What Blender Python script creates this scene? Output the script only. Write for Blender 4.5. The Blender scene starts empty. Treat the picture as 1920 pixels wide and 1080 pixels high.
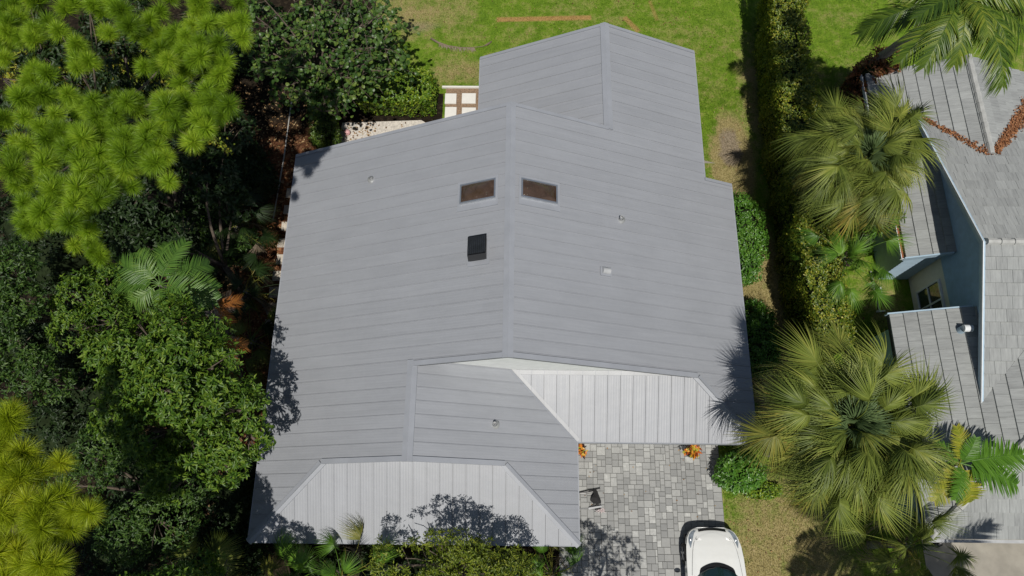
import bpy, math, random
import numpy as np
from mathutils import Vector, Matrix

rng = np.random.default_rng(11)
random.seed(11)
SC = bpy.context.scene
COL = SC.collection

# ------------------------------------------------------------------ camera
CAM_H = 24.2
FPX, PITCH, YAW, ROLL = 1323.78, 0.3339, 0.0312, -0.0215
_c, _s = math.cos(YAW), math.sin(YAW)
_yv = np.array([-_s, _c, 0.0])
_r0 = np.array([_c, _s, 0.0])
FWD = _yv * math.sin(PITCH) + np.array([0, 0, -math.cos(PITCH)])
_u0 = _yv * math.cos(PITCH) + np.array([0, 0, math.sin(PITCH)])
RGT = _r0 * math.cos(ROLL) + _u0 * math.sin(ROLL)
UPV = -_r0 * math.sin(ROLL) + _u0 * math.cos(ROLL)
cam_data = bpy.data.cameras.new('camera')
cam_data.sensor_width = 36.0
cam_data.lens = FPX / 1920.0 * 36.0
cam_data.clip_end = 1000.0
cam = bpy.data.objects.new('camera', cam_data)
COL.objects.link(cam)
_m = Matrix(((RGT[0], UPV[0], -FWD[0], 0), (RGT[1], UPV[1], -FWD[1], 0), (RGT[2], UPV[2], -FWD[2], CAM_H), (0, 0, 0, 1)))
cam.matrix_world = _m
SC.camera = cam

# ------------------------------------------------------------------ light
SUN_VEC = Vector((0.04, -0.46, 1.0)).normalized()
SUN_EL = math.asin(SUN_VEC.z)
SUN_AZ = math.atan2(SUN_VEC.x, SUN_VEC.y)
W = bpy.data.worlds.new('World')
SC.world = W
W.use_nodes = True
_nt = W.node_tree
for _n in list(_nt.nodes):
    _nt.nodes.remove(_n)
_sky = _nt.nodes.new('ShaderNodeTexSky')
_sky.sky_type = 'NISHITA'
_sky.sun_disc = False
_sky.sun_elevation = SUN_EL
_sky.sun_rotation = SUN_AZ
_bg = _nt.nodes.new('ShaderNodeBackground')
_bg.inputs['Strength'].default_value = 0.05
_wo = _nt.nodes.new('ShaderNodeOutputWorld')
_nt.links.new(_sky.outputs[0], _bg.inputs['Color'])
_nt.links.new(_bg.outputs[0], _wo.inputs['Surface'])
sun_d = bpy.data.lights.new('sun', 'SUN')
sun_d.energy = 4.0
sun_d.angle = math.radians(0.53)
sun_d.color = (1.0, 0.955, 0.88)
sun = bpy.data.objects.new('sun', sun_d)
COL.objects.link(sun)
sun.location = (5, -20, 45)
sun.rotation_euler = (-SUN_VEC).to_track_quat('-Z', 'Y').to_euler()
SC.view_settings.view_transform = 'Standard'
SC.view_settings.look = 'None'
SC.view_settings.exposure = -0.12
SC.view_settings.gamma = 1.0
SC.view_settings.use_curve_mapping = False
SC.cycles.max_bounces = 5
SC.cycles.diffuse_bounces = 2
SC.cycles.glossy_bounces = 2
SC.cycles.transmission_bounces = 3


# ------------------------------------------------------------------ survey helpers (photo sight line -> metres on the site)
def at(px, py, z=0.0):
    d = RGT * (px - 960) / FPX - UPV * (py - 540) / FPX + FWD
    return np.array([0, 0, CAM_H]) + d * (z - CAM_H) / d[2]


def hit(px, py, a, b, c):
    """sight line against the plane z = a x + b y + c"""
    d = RGT * (px - 960) / FPX - UPV * (py - 540) / FPX + FWD
    t = (c - CAM_H) / (d[2] - a * d[0] - b * d[1])
    return np.array([0, 0, CAM_H]) + d * t


# ------------------------------------------------------------------ materials
M = {}


def newmat(name):
    m = bpy.data.materials.new(name)
    m.use_nodes = True
    nt = m.node_tree
    for n in list(nt.nodes):
        nt.nodes.remove(n)
    out = nt.nodes.new('ShaderNodeOutputMaterial')
    b = nt.nodes.new('ShaderNodeBsdfPrincipled')
    nt.links.new(b.outputs[0], out.inputs['Surface'])
    M[name] = m
    return m, nt, b, out


def node(nt, t, **kw):
    n = nt.nodes.new(t)
    for k, v in kw.items():
        setattr(n, k, v)
    return n


def ramp(nt, fac, stops, interp='LINEAR'):
    r = nt.nodes.new('ShaderNodeValToRGB')
    r.color_ramp.interpolation = interp
    el = r.color_ramp.elements
    while len(el) < len(stops):
        el.new(0.5)
    for e, (p, c) in zip(el, stops):
        e.position = p
        e.color = (c[0], c[1], c[2], 1)
    nt.links.new(fac, r.inputs[0])
    return r.outputs[0]


def math_(nt, op, a, b=None, c=None):
    n = nt.nodes.new('ShaderNodeMath')
    n.operation = op
    for i, v in enumerate((a, b, c)):
        if v is None:
            continue
        if hasattr(v, 'links'):
            nt.links.new(v, n.inputs[i])
        else:
            n.inputs[i].default_value = v
    return n.outputs[0]


def noise(nt, vec, scale, detail=3.0, rough=0.55, dist=0.0):
    n = nt.nodes.new('ShaderNodeTexNoise')
    n.inputs['Scale'].default_value = scale
    n.inputs['Detail'].default_value = detail
    n.inputs['Roughness'].default_value = rough
    n.inputs['Distortion'].default_value = dist
    if vec is not None:
        nt.links.new(vec, n.inputs['Vector'])
    return n.outputs['Fac']


def mixc(nt, fac, a, b, blend='MIX'):
    n = nt.nodes.new('ShaderNodeMix')
    n.data_type = 'RGBA'
    n.blend_type = blend
    for s, v in ((n.inputs[0], fac), (n.inputs[6], a), (n.inputs[7], b)):
        if hasattr(v, 'links'):
            nt.links.new(v, s)
        elif isinstance(v, (int, float)):
            s.default_value = v
        else:
            s.default_value = (v[0], v[1], v[2], 1)
    return n.outputs[2]


def bump(nt, b, height, strength, dist):
    n = nt.nodes.new('ShaderNodeBump')
    n.inputs['Strength'].default_value = strength
    n.inputs['Distance'].default_value = dist
    nt.links.new(height, n.inputs['Height'])
    nt.links.new(n.outputs[0], b.inputs['Normal'])


def position(nt):
    return nt.nodes.new('ShaderNodeNewGeometry').outputs['Position']


def setp(b, **kw):
    names = dict(rough='Roughness', metal='Metallic', spec='Specular IOR Level', coat='Coat Weight', trans='Transmission Weight', ior='IOR')
    for k, v in kw.items():
        b.inputs[names[k]].default_value = v


def plain(name, col, rough=0.6, metal=0.0, var=0.12, scale=6.0, spec=0.5, coat=0.0, bmp=0.0):
    m, nt, b, o = newmat(name)
    f = noise(nt, position(nt), scale, 4)
    lo = [c * (1 - var) for c in col]
    hi = [min(1, c * (1 + var)) for c in col]
    nt.links.new(ramp(nt, f, [(0.3, lo), (0.7, hi)]), b.inputs['Base Color'])
    setp(b, rough=rough, metal=metal, spec=spec, coat=coat)
    if bmp:
        bump(nt, b, noise(nt, position(nt), scale * 6, 4), bmp, 0.01)
    return m


def leafmat(name, cols, rough=0.42, transl=0.28, spec=0.4, clump=0.35, clump_scale=1.3, objrand=0.0):
    m, nt, b, out = newmat(name)
    g = nt.nodes.new('ShaderNodeNewGeometry')
    f = g.outputs['Random Per Island']
    n2 = noise(nt, g.outputs['Position'], clump_scale, 2)
    f = math_(nt, 'ADD', math_(nt, 'MULTIPLY', f, 1 - clump), math_(nt, 'MULTIPLY', n2, clump))
    if objrand:
        oi = nt.nodes.new('ShaderNodeObjectInfo')
        f = math_(nt, 'ADD', math_(nt, 'MULTIPLY', f, 1 - objrand), math_(nt, 'MULTIPLY', oi.outputs['Random'], objrand))
    stops = [(i / (len(cols) - 1) * 0.8 + 0.1, c) for i, c in enumerate(cols)]
    col = ramp(nt, f, stops)
    nt.links.new(col, b.inputs['Base Color'])
    setp(b, rough=rough, spec=spec)
    t = nt.nodes.new('ShaderNodeBsdfTranslucent')
    tc = mixc(nt, 1.0, col, (1.25, 1.15, 0.5), 'MULTIPLY')
    nt.links.new(tc, t.inputs['Color'])
    mx = nt.nodes.new('ShaderNodeMixShader')
    mx.inputs[0].default_value = transl
    nt.links.new(b.outputs[0], mx.inputs[1])
    nt.links.new(t.outputs[0], mx.inputs[2])
    nt.links.new(mx.outputs[0], out.inputs['Surface'])
    return m


# foliage
leafmat('oak_leaf', [(0.03, 0.075, 0.009), (0.065, 0.14, 0.015), (0.12, 0.215, 0.022), (0.22, 0.31, 0.035)], rough=0.42, spec=0.35)
leafmat('bay_leaf', [(0.02, 0.05, 0.01), (0.04, 0.09, 0.016), (0.07, 0.135, 0.024), (0.12, 0.2, 0.035)], rough=0.42, spec=0.35)
leafmat('shade_leaf', [(0.01, 0.024, 0.006), (0.02, 0.045, 0.01), (0.036, 0.07, 0.015)], rough=0.5)  # near-black green: deep shade put into the leaf colour
leafmat('vine_leaf', [(0.10, 0.16, 0.015), (0.2, 0.26, 0.025), (0.32, 0.34, 0.03), (0.42, 0.30, 0.04)], rough=0.5)
leafmat('grape_leaf', [(0.02, 0.05, 0.01), (0.045, 0.1, 0.02), (0.09, 0.165, 0.032), (0.2, 0.27, 0.05)], rough=0.4, spec=0.4)
leafmat('hedge_leaf', [(0.05, 0.11, 0.01), (0.1, 0.2, 0.016), (0.18, 0.29, 0.024), (0.36, 0.42, 0.04)], rough=0.35, spec=0.5)
leafmat('yellow_hedge_leaf', [(0.045, 0.085, 0.01), (0.11, 0.175, 0.018), (0.22, 0.27, 0.025), (0.5, 0.45, 0.06)], rough=0.38, spec=0.5)
leafmat('dark_hedge_leaf', [(0.03, 0.07, 0.01), (0.06, 0.12, 0.018), (0.11, 0.18, 0.025), (0.2, 0.25, 0.035)], rough=0.38, spec=0.5)
leafmat('shrub_leaf', [(0.04, 0.11, 0.012), (0.07, 0.19, 0.02), (0.11, 0.26, 0.03), (0.18, 0.33, 0.045)], rough=0.33, spec=0.5)
leafmat('wax_leaf', [(0.06, 0.1, 0.012), (0.12, 0.17, 0.017), (0.2, 0.26, 0.025), (0.33, 0.35, 0.045)], rough=0.4)
leafmat('pine_needle', [(0.1, 0.185, 0.011), (0.195, 0.335, 0.018), (0.3, 0.47, 0.028), (0.44, 0.56, 0.045)], rough=0.45, transl=0.35, clump=0.2, objrand=0.5)
leafmat('yellow_pine_needle', [(0.18, 0.25, 0.01), (0.31, 0.41, 0.018), (0.46, 0.56, 0.03), (0.55, 0.56, 0.04)], rough=0.45, transl=0.35, clump=0.15, objrand=0.4)
leafmat('sabal_leaf', [(0.08, 0.115, 0.022), (0.145, 0.19, 0.034), (0.22, 0.268, 0.05), (0.33, 0.345, 0.075)], rough=0.42, spec=0.3, transl=0.22, clump=0.1, objrand=0.5)
leafmat('sabal_young_leaf', [(0.075, 0.125, 0.05), (0.12, 0.18, 0.07), (0.17, 0.24, 0.095)], rough=0.42, spec=0.3, transl=0.2, clump=0.1, objrand=0.5)
leafmat('sabal_old_leaf', [(0.11, 0.14, 0.028), (0.19, 0.21, 0.04), (0.28, 0.27, 0.05), (0.38, 0.29, 0.06)], rough=0.45, transl=0.25, clump=0.1, objrand=0.4)
leafmat('dead_frond', [(0.1, 0.075, 0.05), (0.19, 0.145, 0.1), (0.3, 0.24, 0.18), (0.36, 0.31, 0.25)], rough=0.8, transl=0.1, clump=0.1, objrand=0.4)
leafmat('rust_frond', [(0.22, 0.07, 0.01), (0.36, 0.13, 0.02), (0.45, 0.2, 0.04)], rough=0.7, transl=0.2, clump=0.1, objrand=0.3)
leafmat('feather_leaf', [(0.05, 0.12, 0.015), (0.09, 0.2, 0.022), (0.14, 0.28, 0.03), (0.2, 0.33, 0.045)], rough=0.33, transl=0.28, clump=0.1, objrand=0.45)
leafmat('palm_deep_leaf', [(0.04, 0.095, 0.016), (0.07, 0.155, 0.025), (0.11, 0.215, 0.035), (0.17, 0.27, 0.045)], rough=0.36, transl=0.25, clump=0.1, objrand=0.45)
leafmat('coconut_leaf', [(0.03, 0.065, 0.01), (0.06, 0.115, 0.014), (0.12, 0.19, 0.022), (0.25, 0.29, 0.035)], rough=0.34, spec=0.4, transl=0.25, clump=0.1, objrand=0.35)
leafmat('areca_leaf', [(0.06, 0.15, 0.015), (0.1, 0.23, 0.022), (0.15, 0.31, 0.03)], rough=0.35, transl=0.3, clump=0.1, objrand=0.3)
leafmat('areca_old_leaf', [(0.18, 0.22, 0.02), (0.32, 0.34, 0.03), (0.42, 0.34, 0.06)], rough=0.4, transl=0.3, clump=0.1, objrand=0.3)
leafmat('croton_leaf', [(0.05, 0.018, 0.015), (0.45, 0.09, 0.02), (0.7, 0.22, 0.03), (0.75, 0.42, 0.05), (0.35, 0.38, 0.04)], rough=0.35, transl=0.25, clump=0.05)
leafmat('bronze_leaf', [(0.06, 0.025, 0.012), (0.16, 0.06, 0.025), (0.26, 0.1, 0.04), (0.3, 0.2, 0.06)], rough=0.5)
leafmat('fallen_leaf', [(0.12, 0.06, 0.025), (0.22, 0.12, 0.05), (0.34, 0.2, 0.08), (0.4, 0.3, 0.16)], rough=0.8, transl=0.05, clump=0.0)
leafmat('orange_litter', [(0.13, 0.055, 0.025), (0.27, 0.105, 0.04), (0.38, 0.19, 0.09)], rough=0.8, transl=0.05, clump=0.0)
plain('bark', (0.11, 0.085, 0.065), 0.9, var=0.4, scale=14, bmp=0.6)
plain('grey_bark', (0.24, 0.215, 0.19), 0.9, var=0.3, scale=14, bmp=0.6)
plain('stem', (0.14, 0.15, 0.05), 0.7, var=0.25, scale=9)
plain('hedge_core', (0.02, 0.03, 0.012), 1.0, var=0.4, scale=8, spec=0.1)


# ------------------------------------------------------------------ mesh helpers
def link(o, parent=None):
    COL.objects.link(o)
    if parent is not None:
        o.parent = parent
    return o


def mesh(name, V, F, mat, smooth=False):
    V = np.asarray(V, dtype=np.float32).reshape(-1, 3)
    me = bpy.data.meshes.new(name)
    if isinstance(F, np.ndarray):
        n, k = F.shape
        me.vertices.add(len(V))
        me.vertices.foreach_set('co', V.ravel())
        me.loops.add(n * k)
        me.loops.foreach_set('vertex_index', F.astype(np.int32).ravel())
        me.polygons.add(n)
        me.polygons.foreach_set('loop_start', np.arange(0, n * k, k, dtype=np.int32))
        me.polygons.foreach_set('loop_total', np.full(n, k, dtype=np.int32))
        me.update(calc_edges=True)
    else:
        me.from_pydata([tuple(v) for v in V.tolist()], [], F)
        me.update()
    mats = mat if isinstance(mat, (list, tuple)) else [mat]
    for mm in mats:
        me.materials.append(M[mm] if isinstance(mm, str) else mm)
    if smooth:
        me.polygons.foreach_set('use_smooth', [True] * len(me.polygons))
    return me


def obj(name, V, F, mat, parent=None, smooth=False, loc=None):
    o = bpy.data.objects.new(name, mesh(name, V, F, mat, smooth))
    if loc is not None:
        o.location = loc
    return link(o, parent)


def tag(o, label=None, cat=None, group=None, kind=None):
    if label:
        o['label'] = label
    if cat:
        o['category'] = cat
    if group:
        o['group'] = group
    if kind:
        o['kind'] = kind
    return o


def thing(name, label, cat, loc=(0, 0, 0), rz=0.0, group=None):
    o = bpy.data.objects.new(name, None)
    o.empty_display_size = 0.2
    o.location = [float(v) for v in loc]
    o.rotation_euler = (0, 0, rz)
    link(o)
    return tag(o, label, cat, group)


class MB:
    def __init__(s):
        s.V, s.F = [], []

    def add(s, V, F):
        o = len(s.V)
        s.V += [tuple(float(c) for c in v) for v in V]
        s.F += [tuple(int(i) + o for i in f) for f in F]
        return s

    def box(s, x0, x1, y0, y1, z0, z1):
        return s.add([(x0, y0, z0), (x1, y0, z0), (x1, y1, z0), (x0, y1, z0), (x0, y0, z1), (x1, y0, z1), (x1, y1, z1), (x0, y1, z1)],
                     [(3, 2, 1, 0), (4, 5, 6, 7), (0, 1, 5, 4), (1, 2, 6, 5), (2, 3, 7, 6), (3, 0, 4, 7)])

    def prism(s, poly, top, bot):
        """poly in plan (counter-clockwise made sure), top/bot functions of x,y"""
        poly = ccw(poly)
        n = len(poly)
        V = [(x, y, bot(x, y)) for x, y in poly] + [(x, y, top(x, y)) for x, y in poly]
        F = [tuple(range(n - 1, -1, -1)), tuple(range(n, 2 * n))]
        F += [(i, (i + 1) % n, n + (i + 1) % n, n + i) for i in range(n)]
        return s.add(V, F)

    def tube(s, pts, rad, sides=7, cap=True):
        V, F = tube(pts, rad, sides, cap)
        return s.add(V, F)

    def lathe(s, prof, n=20, c=(0, 0, 0)):
        V, F = [], []
        for r, z in prof:
            for i in range(n):
                a = 2 * math.pi * i / n
                V.append((c[0] + r * math.cos(a), c[1] + r * math.sin(a), c[2] + z))
        for j in range(len(prof) - 1):
            for i in range(n):
                F.append((j * n + i, j * n + (i + 1) % n, (j + 1) * n + (i + 1) % n, (j + 1) * n + i))
        return s.add(V, F)

    def build(s, name, mat, parent=None, smooth=False, loc=None):
        return obj(name, s.V, s.F, mat, parent, smooth, loc)


def ccw(p):
    a = sum(p[i][0] * p[(i + 1) % len(p)][1] - p[(i + 1) % len(p)][0] * p[i][1] for i in range(len(p)))
    return list(p) if a > 0 else list(p)[::-1]


def area(p):
    return abs(sum(p[i][0] * p[(i + 1) % len(p)][1] - p[(i + 1) % len(p)][0] * p[i][1] for i in range(len(p)))) / 2


def half(poly, n, d):
    """keep the side n.x <= d"""
    out = []
    for i in range(len(poly)):
        a, b = poly[i], poly[(i + 1) % len(poly)]
        da, db = n[0] * a[0] + n[1] * a[1] - d, n[0] * b[0] + n[1] * b[1] - d
        if da <= 1e-9:
            out.append(a)
        if (da < -1e-9 and db > 1e-9) or (da > 1e-9 and db < -1e-9):
            t = da / (da - db)
            out.append((a[0] + (b[0] - a[0]) * t, a[1] + (b[1] - a[1]) * t))
    q = []
    for p in out:
        if not q or abs(p[0] - q[-1][0]) + abs(p[1] - q[-1][1]) > 1e-5:
            q.append(p)
    if len(q) > 1 and abs(q[0][0] - q[-1][0]) + abs(q[0][1] - q[-1][1]) < 1e-5:
        q.pop()
    return q


def rect_clip(poly, x0, x1, y0, y1):
    for n, d in (((-1, 0), -x0), ((1, 0), x1), ((0, -1), -y0), ((0, 1), y1)):
        poly = half(poly, n, d)
        if len(poly) < 3:
            return []
    return poly if area(poly) > 1e-4 else []


def tube(pts, rad, sides=7, cap=True):
    pts = np.asarray(pts, float)
    n = len(pts)
    rad = np.broadcast_to(np.asarray(rad, float), (n,))
    V, F = [], []
    T = np.gradient(pts, axis=0)
    T /= np.linalg.norm(T, axis=1)[:, None] + 1e-9
    ref = np.array([0, 0, 1.0]) if abs(T[0][2]) < 0.9 else np.array([1.0, 0, 0])
    for i in range(n):
        a = np.cross(T[i], ref)
        a /= np.linalg.norm(a) + 1e-9
        b = np.cross(T[i], a)
        for k in range(sides):
            t = 2 * math.pi * k / sides
            V.append(pts[i] + rad[i] * (a * math.cos(t) + b * math.sin(t)))
    for i in range(n - 1):
        for k in range(sides):
            F.append((i * sides + k, i * sides + (k + 1) % sides, (i + 1) * sides + (k + 1) % sides, (i + 1) * sides + k))
    if cap:
        F.append(tuple(range(sides - 1, -1, -1)))
        F.append(tuple((n - 1) * sides + k for k in range(sides)))
    return V, F


def unit(a):
    return a / (np.linalg.norm(a, axis=-1, keepdims=True) + 1e-9)


def rdirs(n):
    return unit(rng.normal(size=(n, 3)))


def leafset(P, D, N, L, Wd, fold=0.22, droop=0.1):
    """one folded leaf blade of two triangles for each row"""
    n = len(P)
    D = unit(D)
    S = unit(np.cross(D, N))
    N = np.cross(S, D)
    L = np.broadcast_to(L, (n,))[:, None]
    Wd = np.broadcast_to(Wd, (n,))[:, None]
    V = np.empty((n, 4, 3))
    V[:, 0] = P
    V[:, 1] = P + D * L * 0.48 + S * Wd * 0.5 + N * Wd * fold
    V[:, 2] = P + D * L - N * L * droop
    V[:, 3] = P + D * L * 0.48 - S * Wd * 0.5 + N * Wd * fold
    i = np.arange(n)[:, None] * 4
    F = np.concatenate([i + np.array([[0, 2, 1]]), i + np.array([[0, 3, 2]])])
    return V.reshape(-1, 3), F


def rosettes(C, O, k, L, Wd, spread=1.0, jit=0.03):
    """k leaves around each twig end C that points along O"""
    n = len(C)
    P = np.repeat(C, k, axis=0) + rng.normal(size=(n * k, 3)) * jit
    Or = np.repeat(O, k, axis=0)
    T = rdirs(n * k)
    T = unit(T - Or * np.sum(T * Or, axis=1, keepdims=True))
    D = unit(Or * rng.uniform(0.15, 0.9, (n * k, 1)) + T * spread)
    ln = L * rng.uniform(0.65, 1.2, n * k)
    return leafset(P, D, Or + 0.001, ln, Wd * rng.uniform(0.75, 1.2, n * k), droop=0.15)


def lump(P, f=1.6, seed=0):
    r = np.random.default_rng(seed)
    v = np.zeros(len(P))
    for i in range(6):
        k = r.normal(size=3) * f
        v += np.sin(P @ k + r.uniform(0, 6.28))
    return v / 6 ** 0.5


def clump_points(c, r, n, seed, gap=-0.9, shell=(0.72, 1.06), zmin=-0.45, f=3.4):
    d = rdirs(n * 2)
    d = d[d[:, 2] > zmin][:n]
    q = d * (rng.uniform(shell[0], shell[1], (len(d), 1)))
    P = np.asarray(c) + q * np.asarray(r)
    k = lump(P, f, seed)
    P = P + d * (k[:, None] * 0.13 * np.mean(r))
    keep = k > gap
    O = unit(d / np.asarray(r) * np.mean(r) + np.array([0, 0, 0.55]) + rng.normal(size=d.shape) * 0.25)
    return P[keep], O[keep]


def limb(mb, a, b, r0, r1, sag=0.15, n=6, sides=6):
    a, b = np.asarray(a, float), np.asarray(b, float)
    t = np.linspace(0, 1, n)[:, None]
    ln = np.linalg.norm(b - a)
    w = rng.normal(size=3) * ln * 0.05
    pts = a + (b - a) * t + np.sin(t * math.pi) * (w + np.array([0, 0, sag * ln * 0.5]))
    mb.tube(pts, np.linspace(r0, r1, n), sides)
    return pts


def leafy_tree(name, label, base, clumps, leaf, L=0.12, Wd=0.05, k=7, dens=60, trunk_r=0.16, bark='bark', cat='tree', gap=-0.9, group=None, lean=0.35, spread=1.0, shell=(0.72, 1.06)):
    base = np.asarray(base, float)
    t = thing(name, label, cat, base, group=group)
    zc = min(c[0][2] for c in clumps)
    cen = np.mean([c[0] for c in clumps], axis=0)
    fork = base + (cen - base) * np.array([lean, lean, 0]) + np.array([0, 0, max(0.4, (zc - base[2]) * 0.55)])
    mb = MB()
    pts = np.array([base + [0, 0, -0.1], base + (fork - base) * 0.4 + rng.normal(size=3) * 0.05, fork]) - base
    mb.tube(np.array([pts[0], (pts[0] + pts[1]) / 2, pts[1], (pts[1] + pts[2]) / 2, pts[2]]), [trunk_r * 1.35, trunk_r * 1.05, trunk_r, trunk_r * 0.9, trunk_r * 0.8], 9)
    mb.build('trunk', bark, t, True)
    lm = MB()
    Vs, Fs, off = [], [], 0
    for i, (c, r) in enumerate(clumps):
        c = np.asarray(c, float)
        p = limb(lm, fork - base, c - base, trunk_r * 0.5, trunk_r * 0.16)
        for j in range(5):
            e = c + rdirs(1)[0] * np.asarray(r) * 0.8
            limb(lm, p[-2], e - base, trunk_r * 0.14, 0.012, n=4, sides=4)
        n = int(dens * (r[0] * r[1] + r[0] * r[2] + r[1] * r[2]) * 4)
        P, O = clump_points(c, r, n, 100 + i, gap, shell)
        V, F = rosettes(P - base, O, k, L, Wd, spread)
        Vs.append(V)
        Fs.append(F + off)
        off += len(V)
    lm.build('branch', bark, t, True)
    obj('crown', np.concatenate(Vs), np.concatenate(Fs), leaf, t)
    return t


def shrub(name, label, base, r, leaf, n=1400, L=0.1, Wd=0.045, k=6, cat='shrub', core=True, gap=-1.2, group=None, spread=1.0, seed=3):
    """rounded bush standing at base; r = half sizes"""
    base = np.asarray(base, float)
    t = thing(name, label, cat, base, group=group)
    P, O = clump_points((0, 0, r[2]), r, n, seed, gap, (0.82, 1.08), -0.75, 3.0)
    ok = P[:, 2] > 0.03
    P, O = P[ok], O[ok]
    V, F = rosettes(P, O, k, L, Wd, spread)
    obj('foliage', V, F, leaf, t)
    mb = MB()
    for i in range(5):
        e = np.array([rng.uniform(-.5, .5) * r[0], rng.uniform(-.5, .5) * r[1], r[2] * rng.uniform(1.0, 1.6)])
        limb(mb, (rng.normal() * 0.05, rng.normal() * 0.05, -0.05), e, 0.025, 0.008, n=4, sides=5)
    mb.build('stem', 'bark', t, True)
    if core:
        obj('light_block_core', *ball(np.asarray(r) * 0.8, (0, 0, r[2] * 0.98), 0.12), 'hedge_core', t, True)  # added dark core that blocks light through the leaves
    return t


def ball(r, c, jit=0.1, nu=14, nv=9):
    V, F = [], []
    for j in range(nv + 1):
        th = math.pi * j / nv
        for i in range(nu):
            ph = 2 * math.pi * i / nu
            q = 1 + jit * math.sin(3 * ph + j * 1.7) * math.sin(th)
            V.append((c[0] + r[0] * q * math.sin(th) * math.cos(ph), c[1] + r[1] * q * math.sin(th) * math.sin(ph), c[2] + r[2] * math.cos(th)))
    for j in range(nv):
        for i in range(nu):
            F.append((j * nu + i, (j + 1) * nu + i, (j + 1) * nu + (i + 1) % nu, j * nu + (i + 1) % nu))
    return V, F


def hedge(name, label, path, half_w, h, leaf, per_m2=150, L=0.08, Wd=0.04, k=5, seed=5, wob=0.08, cat='hedge'):
    """clipped hedge along a ground path; leaves over top, sides and ends"""
    path = np.asarray(path, float)
    base = path[0].copy()
    t = thing(name, label, cat, (base[0], base[1], 0))
    seg = np.diff(path, axis=0)
    ln = np.linalg.norm(seg, axis=1)
    tot = ln.sum()
    cum = np.concatenate([[0], np.cumsum(ln)])

    def along(s):
        i = np.clip(np.searchsorted(cum, s, side='right') - 1, 0, len(seg) - 1)
        p = path[i] + seg[i] * ((s - cum[i]) / ln[i])[:, None]
        d = seg[i] / ln[i][:, None]
        return p, d

    nt_, ns, ne = int(tot * 2 * half_w * per_m2), int(tot * h * per_m2 * 0.8), int(2 * half_w * h * per_m2)
    Ps, Os = [], []
    s = rng.uniform(0, tot, nt_)
    u = rng.uniform(-1, 1, nt_)
    Ps.append((s, u, np.full(nt_, h)))
    Os.append(np.stack([np.zeros(nt_), u * 0.3, np.ones(nt_)], 1))
    for sg in (-1, 1):
        s = rng.uniform(0, tot, ns)
        z = h * rng.uniform(0.02, 1, ns) ** 0.8
        Ps.append((s, np.full(ns, sg * 1.0), z))
        Os.append(np.stack([np.zeros(ns), np.full(ns, sg * 1.0), np.full(ns, -0.15)], 1))
    for e in (0, tot):
        u = rng.uniform(-1, 1, ne)
        z = h * rng.uniform(0.02, 1, ne)
        Ps.append((np.full(ne, e), u, z))
        Os.append(np.stack([np.full(ne, -1.0 if e == 0 else 1.0), u * .2, np.full(ne, 0.45)], 1))
    S_ = np.concatenate([p[0] for p in Ps])
    U_ = np.concatenate([p[1] for p in Ps])
    Z_ = np.concatenate([p[2] for p in Ps])
    O_ = np.concatenate(Os)
    p, d = along(np.clip(S_, 0, tot - 1e-6))
    nrm = np.stack([d[:, 1], -d[:, 0]], 1)
    P3 = np.zeros((len(S_), 3))
    P3[:, :2] = p + nrm * (U_ * half_w * (0.5 + 0.5 * Z_ / h))[:, None]
    P3[:, 2] = Z_
    w = lump(P3, 2.2, seed) * wob + rng.normal(size=len(P3)) * wob * 0.5
    O3 = np.zeros_like(P3)
    O3[:, :2] = d * O_[:, :1] + nrm * O_[:, 1:2]
    O3[:, 2] = O_[:, 2]
    O3 = unit(O3 + rng.normal(size=O3.shape) * 0.25)
    P3 = P3 + O3 * w[:, None]
    P3[:, 2] = np.maximum(P3[:, 2], 0.04)
    b3 = np.array([base[0], base[1], 0])
    V, F = rosettes(P3 - b3, O3, k, L, Wd)
    obj('foliage', V, F, leaf, t)
    mb = MB()
    n = max(2, int(tot / 0.6))
    q, dd = along(np.linspace(0, tot - 1e-6, n))
    nn = np.stack([dd[:, 1], -dd[:, 0]], 1)
    rows = []
    for i in range(n):
        hw, hh = half_w * (0.82 + 0.05 * math.sin(i * 1.7)), h * (0.9 + 0.02 * math.sin(i * 2.3))
        e = 0.12 if i == 0 else (-0.12 if i == n - 1 else 0)
        a = q[i] + dd[i] * e - b3[:2]
        rows.append([(a[0] + nn[i][0] * x * hw * (.5 + .5 * z), a[1] + nn[i][1] * x * hw * (.5 + .5 * z), z * hh) for x, z in ((-1, 0.0), (-1, .5), (-.95, .9), (-.7, 1), (.7, 1), (.95, .9), (1, .5), (1, 0.0))])
    V = [v for r_ in rows for v in r_]
    F = [(i * 8 + j, i * 8 + j + 1, i * 8 + j + 9, i * 8 + j + 8) for i in range(n - 1) for j in range(7)]
    F += [tuple(range(8)), tuple((n - 1) * 8 + j for j in range(7, -1, -1))]
    obj('light_block_core', V, F, 'hedge_core', t)  # solid dark filler added to keep light out of the hedge
    st = MB()
    for i in range(n):
        a = q[i] - b3[:2]
        limb(st, (a[0], a[1], -0.05), (a[0] + rng.normal() * .1, a[1] + rng.normal() * .1, h * 0.8), 0.03, 0.012, n=4, sides=5)
    st.build('stem', 'bark', t, True)
    return t


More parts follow.
